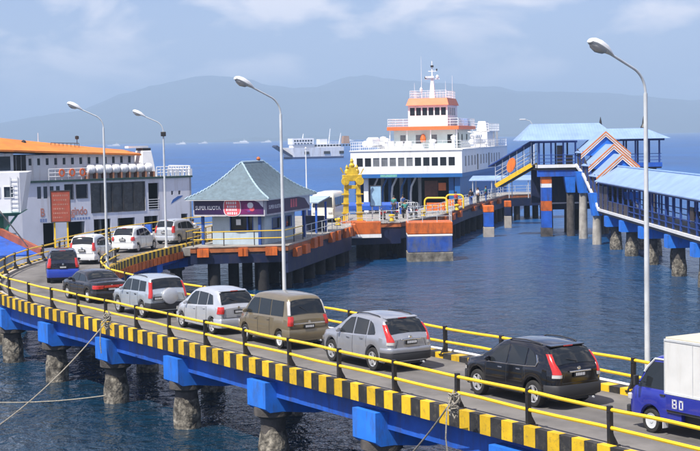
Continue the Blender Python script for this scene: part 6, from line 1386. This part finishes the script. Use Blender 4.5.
    pb(MB().box(20.5, 26.2, 157.0, 162.0, 2.4, 3.0), 'lower_dark_slab', navy); pb(MB().box(18.95, 26.5, 155.9, 156.3, 3.2, 6.69), 'dark_backing', navy)  # dark slab and sheet added to darken the space under the pavilion
    # rear pavilion on the right, two black finials on its ridge
    q = thing('rear_pavilion', 'open blue-posted pavilion with two black roof finials behind the gables', 'pavilion', (29.0, 158.0, 0))
    def qbld(mb, nm, m, par=q, **k): return mb.build(nm, m, par, world=(par is q), **k)
    qx0, qx1, qy0, qy1 = 26.9, 32.2, 154.5, 160.0
    qbld(MB().box(qx0, qx1, qy0, qy1, 6.6, 7.1), 'floor', dark_grey); qbld(MB().box(qx0 - 0.05, qx1 + 0.05, qy0 - 0.08, qy0 - 0.003, 6.75, 7.2), 'floor_edge', b_beam)
    for k in range(5):
        for y in (qy0 + 0.15, qy1 - 0.15): x = qx0 + 0.2 + k * (qx1 - qx0 - 0.4) / 4; qbld(MB().box(x - 0.08, x + 0.08, y - 0.08, y + 0.08, 7.1, 9.6), 'post', wk_post)
    for z in (7.45, 7.8, 8.1): qbld(MB().box(qx0, qx1, qy0 + 0.1, qy0 + 0.17, z - 0.03, z + 0.03), 'rail', wk_post)
    qbld(MB().box(qx0 - 0.3, qx1 + 0.3, qy0 - 0.1, qy0 + 0.2, 9.45, 9.66), 'eaves_beam', wk_post)
    e0 = [(qx0 - 1.5, qy0 - 0.7), (qx1 + 0.8, qy0 - 0.7), (qx1 + 0.8, qy1 + 0.7), (qx0 - 1.5, qy1 + 0.7)]; e1 = [(qx0 - 0.6, 156.9), (qx1 - 1.2, 156.9), (qx1 - 1.2, 157.6), (qx0 - 0.6, 157.6)]
    rr = MB().prism(e0, 9.67, 10.75, e1).build('roof', roof_blue2, q, world=True)
    for x in (qx0 - 0.5, qx1 - 1.3): m = MB(); m.lathe([(0.38, 10.6), (0.33, 10.85), (0.16, 11.2), (0.12, 11.5), (0.02, 12.0)], (x - 29.0, 157.2 - 158.0, 0), 8); m.build('finial', k_metal, rr)
    for (x, y) in ((27.5, 155.5), (31.5, 155.5), (27.5, 159), (31.5, 159)): qbld(MB().lathe([(0.42, -2), (0.38, 6.59)], (x, y, 0), 12), 'pile', pile_concrete, smooth=True)
    # canopied gangway sloping down to the ferry
    g = thing('gangway', 'yellow-sided boarding gangway sloping down from the pavilion to the right ferry', 'gangway', (18.8, 151.5, 7.15))
    a = Vector((18.75, 151.6, 7.15)); b = Vector((15.3, 153.5, 5.05)); d = (b - a); pr = Vector((-d.y, d.x, 0)).normalized()
    def gb(mb, nm, m, **k): return mb.build(nm, m, g, world=True, **k)
    gb(MB().bar(a, b, 1.5, 0.14), 'floor', dark_grey)
    for sg in (-1, 1): gb(MB().bar(a + pr * sg * 0.8 + Vector((0, 0, 0.1)), b + pr * sg * 0.8 + Vector((0, 0, 0.1)), 0.12, 0.42), 'side_beam', y_paint)
    for k in range(6):
        c = a + d * k / 5.0
        for sg in (-1, 1): gb(MB().tube([c + pr * sg * 0.8, c + pr * sg * 0.8 + Vector((0, 0, 2.35))], 0.035, 6), 'post', galv)
    for z in (0.75, 1.1, 1.5):
        for sg in (-1, 1): gb(MB().tube([a + pr * sg * 0.8 + Vector((0, 0, z)), b + pr * sg * 0.8 + Vector((0, 0, z))], 0.03, 6), 'rail', galv)
    gb(MB().bar(a + Vector((0, 0, 2.45)) - d.normalized() * 0.6, b + Vector((0, 0, 2.45)) + d.normalized() * 0.8, 2.1, 0.10), 'canopy', wk_post)
    c = a + d * 0.55 - Vector((0, 0, -1.25)); nrm = -pr if pr.y > 0 else pr; m = MB(); pts = []
    ax = d.normalized(); 
    for k in range(20): an = 2 * math.pi * k / 20; pts.append(c + nrm * 0.86 + ax * 0.55 * math.cos(an) + Vector((0, 0, 0.7 * math.sin(an))))
    m.extr(pts, (0, 0, 0), nrm * 0.05); gb(m, 'round_sign', o_paint)
    # low blue shelter roof on the outer quay
    sh = thing('quay_shelter', 'low pale blue shelter roof on the outer quay below the gangway', 'shelter', (17.5, 172.0, DECK), R(-15))
    MB().slab([(-3.6, -1.2, 2.0), (3.6, -1.2, 2.0), (3.6, 1.4, 2.45), (-3.6, 1.4, 2.45)], (0, 0, 0.08)).build('roof', roof_blue2, sh)
    for x in (-3.2, -1, 1, 3.2):
        for y in (-1.0, 1.1): MB().tube([(x, y, 0), (x, y, 2.05 + (0.3 if y > 0 else 0))], 0.05, 6).build('post', galv, sh)
    lp = thing('street_lamp', 'small twin-arm lamp far behind the blue pavilion roof', 'street lamp', (21.0, 170.0, DECK), 0, 'lamps along the causeway')
    MB().tube([(0, 0, 0), (0, 0, 8.2)], [0.09, 0.05], 8).build('pole', galv, lp); MB().tube([(0, 0, 8.1), (-0.4, 0, 8.7), (-1.0, 0, 8.9)], 0.04, 6).build('arm', galv, lp); MB().cbox((-1.25, 0, 8.9), (0.7, 0.28, 0.14)).build('lamp_head', galv, lp, bevel=0.04)
make_walkway()

# ------------------------------------------------------------------ ropes
def sag(a, b, drop, n=16):
    a = Vector(a); b = Vector(b); return [a + (b - a) * (i / n) + Vector((0, 0, -4 * drop * (i / n) * (1 - i / n))) for i in range(n + 1)]
def make_ropes():
    e = at(-60, 452, 0); s0 = OFF(T2S(58.2) - 2.2, -3.02, 3.25); s0 = Vector(at(105, 322, 3.3)); s0.z = 3.25
    m = MB().tube(sag(s0, e - Vector((0, 0, 0.3)), 0.55, 30), 0.024, 6); o = m.build('mooring_rope', rope_m, None, True); tag(o, 'long pale mooring rope slanting from the railing down to the water, lower left', 'rope')
    s1 = at(453, 399, 3.7); e1 = at(372, 478, 0); m = MB().tube(sag(s1, e1 - Vector((0, 0, 0.3)), 0.25), 0.024, 6); o = m.build('mooring_rope', rope_m, None, True); tag(o, 'pale mooring rope running down from the railing near the centre bottom', 'rope')
    a = OFF(T2S(29.5) + 6.55 * 4, -2.42, 0.3) + Vector((-0.40, -0.25, 0)); b = at(-20, 402, 0.03); m = MB().tube(sag(a, b, 0.12), 0.028, 6); o = m.build('mooring_rope', rope_m, None, True); tag(o, 'thin rope stretched just above the water between the left piles', 'rope')
    def coil(u, v, z, label, seed):
        rnd = random.Random(seed); c = at(u, v, z); pts = []; n = 90
        for i in range(n): a = i * 0.72; pts.append(c + Vector((0.11 * math.cos(a) + rnd.uniform(-.05, .05), 0.11 * math.sin(a) * 0.9 + rnd.uniform(-.05, .05), -0.40 + 0.6 * i / n + rnd.uniform(-.08, .08))))
        pts += [c + Vector((-0.2, -0.25, -0.2)), c + Vector((-0.24, -0.3, -0.9)), c + Vector((-0.2, -0.3, -1.3))]
        o = MB().tube(pts, 0.02, 5).build('rope_coil', rope_m, None, True); tag(o, label, 'rope', 'rope bundles tied to the railing')
    coil(454, 400, 3.75, 'bundle of rope tied round the railing beside the rear wheel of the black SUV', 1); coil(107, 318, 3.75, 'bundle of rope tied to the railing above the left piles', 2)
make_ropes()

# ------------------------------------------------------------------ people and a motorcycle
def skin_mesh(name, V, E, rad, m, sub=1):
    me = bpy.data.meshes.new(name); me.from_pydata(V, E, []); o = bpy.data.objects.new(name, me); col.objects.link(o)
    o.modifiers.new('skin', 'SKIN'); o.modifiers.new('sub', 'SUBSURF').levels = sub; o.modifiers['sub'].render_levels = sub
    for i, r_ in enumerate(rad): me.skin_vertices[0].data[i].radius = (r_, r_)
    me.skin_vertices[0].data[0].use_root = True
    dg = bpy.context.evaluated_depsgraph_get(); bpy.context.view_layer.update()
    me2 = bpy.data.meshes.new_from_object(o.evaluated_get(bpy.context.evaluated_depsgraph_get())); bpy.data.objects.remove(o)
    me2.name = name; me2.materials.clear(); me2.materials.append(m)
    for p in me2.polygons: p.use_smooth = True
    return me2
skin_m = mat('skin', (0.30, 0.17, 0.10), 0.6, var=0.05); hair_m = mat('hair', (0.015, 0.012, 0.01), 0.6)
BODY = {}
def person(label, loc, rz, shirt, pants, pose='stand'):
    if pose not in BODY:
        if pose == 'stand':
            V = [(0, 0, .95), (0, 0.01, 1.15), (0, 0, 1.38), (0, 0.01, 1.50), (0, 0.02, 1.62), (.19, 0, 1.38), (.24, 0.02, 1.10), (.25, .1, .86), (-.19, 0, 1.38), (-.24, 0, 1.10), (-.25, .07, .86), (.10, 0, .88), (.11, .03, .48), (.11, 0, .07), (.11, .14, .04), (-.10, 0, .88), (-.11, -.02, .48), (-.12, -.06, .07), (-.12, .08, .04)]
        else:   # seated astride, hands forward
            V = [(0, -0.1, .82), (0, -0.04, 1.02), (0, 0.02, 1.25), (0, 0.04, 1.36), (0, 0.06, 1.48), (.19, 0.02, 1.25), (.27, 0.18, 1.04), (.27, .44, 1.02), (-.19, 0.02, 1.25), (-.27, 0.18, 1.04), (-.27, .44, 1.02), (.13, -.04, .78), (.2, .34, .72), (.18, .22, .32), (.18, .36, .28), (-.13, -.04, .78), (-.2, .34, .72), (-.18, .22, .32), (-.18, .36, .28)]
        E_ = [(0, 1), (1, 2), (2, 3), (3, 4), (2, 5), (5, 6), (6, 7), (2, 8), (8, 9), (9, 10), (0, 11), (11, 12), (12, 13), (13, 14), (0, 15), (15, 16), (16, 17), (17, 18)]
        rd = [.13, .125, .14, .055, .10, .07, .045, .04, .07, .045, .04, .085, .06, .045, .04, .085, .06, .045, .04]
        BODY[pose] = (V, E_, rd)
    V, E_, rd = BODY[pose]
    t = thing('person', label, 'person', loc, rz)
    inst('body', skin_mesh('body', V, E_, rd, skin_m), t)
    top = [0, 1, 2, 5, 6, 8, 9]; ix = {v: i for i, v in enumerate(top)}
    inst('shirt', skin_mesh('shirt', [V[i] for i in top], [(ix[a], ix[b]) for a, b in E_ if a in ix and b in ix], [rd[i] + 0.022 for i in top], shirt), t)
    low = [0, 11, 12, 13, 15, 16, 17]; ix = {v: i for i, v in enumerate(low)}
    inst('trousers', skin_mesh('trousers', [V[i] for i in low], [(ix[a], ix[b]) for a, b in E_ if a in ix and b in ix], [rd[i] + 0.02 for i in low], pants), t)
    h = V[4]; MB().lathe([(0.04, 0.135), (0.085, 0.10), (0.108, 0.04), (0.105, 0.0), (0.09, -0.02)], (h[0], h[1] - 0.015, h[2]), 10).build('hair', hair_m, t, True)
    return t
def motorcycle(label, x, y, rz, fm):
    t = thing('motorcycle', label, 'motorcycle', (x, y, DECK + 0.002), rz, 'small motorcycles on the quay')
    for y in (-0.62, 0.62): add_wheel(t, 0, y, 0.28, 0.09, 'alloy5', 1)
    m = MB(); m.tube([(0, -0.62, 0.30), (0, -0.3, 0.62), (0, 0.3, 0.60), (0, 0.52, 0.85)], [0.06, 0.10, 0.11, 0.05], 8); m.build('frame', k_metal, t, True)
    MB().tube([(0, 0.62, 0.28), (0, 0.48, 0.98)], 0.035, 6).build('fork', galv, t); MB().tube([(-0.3, 0.40, 1.03), (0, 0.48, 1.0), (0.3, 0.40, 1.03)], 0.018, 6).build('handlebar', k_metal, t)
    MB().box(-0.11, 0.11, -0.72, 0.12, 0.70, 0.80).build('seat', rubber, t, bevel=0.03); MB().box(-0.09, 0.09, -0.85, -0.74, 0.64, 0.74).build('tail_light', tail_red, t); MB().box(-0.14, 0.14, 0.1, 0.45, 0.42, 0.75).build('fairing', fm, t, bevel=0.04)
def make_people():
    cw = mat('cloth_white', (0.7, 0.7, 0.7), 0.8); cb = mat('cloth_blue', (0.05, 0.12, 0.35), 0.8); cr = mat('cloth_red', (0.4, 0.04, 0.03), 0.8); ck = mat('cloth_dark', (0.03, 0.03, 0.04), 0.8); cy = mat('cloth_teal', (0.04, 0.22, 0.2), 0.8)
    # motorcycle and rider left of the booth
    motorcycle('small dark motorcycle standing left of the booth behind the yellow railing', -11.4, 108.4, R(-30), mat('bike_red', (0.3, 0.03, 0.03), 0.4))
    bikes = [(2.9, 131.6, 'red motorcycle nearest the pale blue board on the apron', (0.35, 0.03, 0.03)), (3.9, 132.3, 'blue motorcycle on the apron, second from the pale blue board', (0.03, 0.08, 0.35)), (4.9, 132.9, 'black motorcycle on the apron, third from the pale blue board', (0.02, 0.02, 0.02)), (5.7, 133.9, 'white motorcycle on the apron, farthest right of the parked row', (0.6, 0.6, 0.6))]
    for k, (x, y, lab, c) in enumerate(bikes): motorcycle(lab, x, y, R(12 + 7 * (k % 2)), mat('bike_%d' % k, c, 0.4))
    person('rider in a teal shirt sitting on the black motorcycle on the apron', (4.9, 132.9, DECK), R(12), cy, ck, 'ride')
    p = Vector((-11.4, 108.4, DECK)); person('rider in a white shirt sitting on the motorcycle left of the booth', p, R(-30), cw, ck, 'ride')
    def q(u, v, z): return at(u, v, z)
    spots = [(471, 205.5, 'person in a dark top on the quay below the ferry side, leftmost of three', ck, cb, 0.4), (478, 204.0, 'person in a white shirt standing on the quay below the ferry side', cw, ck, 2.0), (456, 209, 'person in a red shirt standing at the quay railing behind the big mooring block', cr, ck, -1.0), (394, 214, 'person in teal standing at the foot of the ferry ramp', cy, ck, 2.8), (403, 213, 'person in dark blue standing at the foot of the ferry ramp', cb, ck, 0.6), (486, 202, 'person in a teal shirt standing rightmost on the quay below the ferry', cy, cb, 1.2)]
    for (u, v, lab, a, b, r_) in spots:
        g = at(u, v, DECK); person(lab, (g.x, g.y, DECK), r_, a, b)
    g = (23.9, 103.0, 3.352); person('person in a dark top walking under the walkway roof', g, 0.2, ck, cb)
make_people()
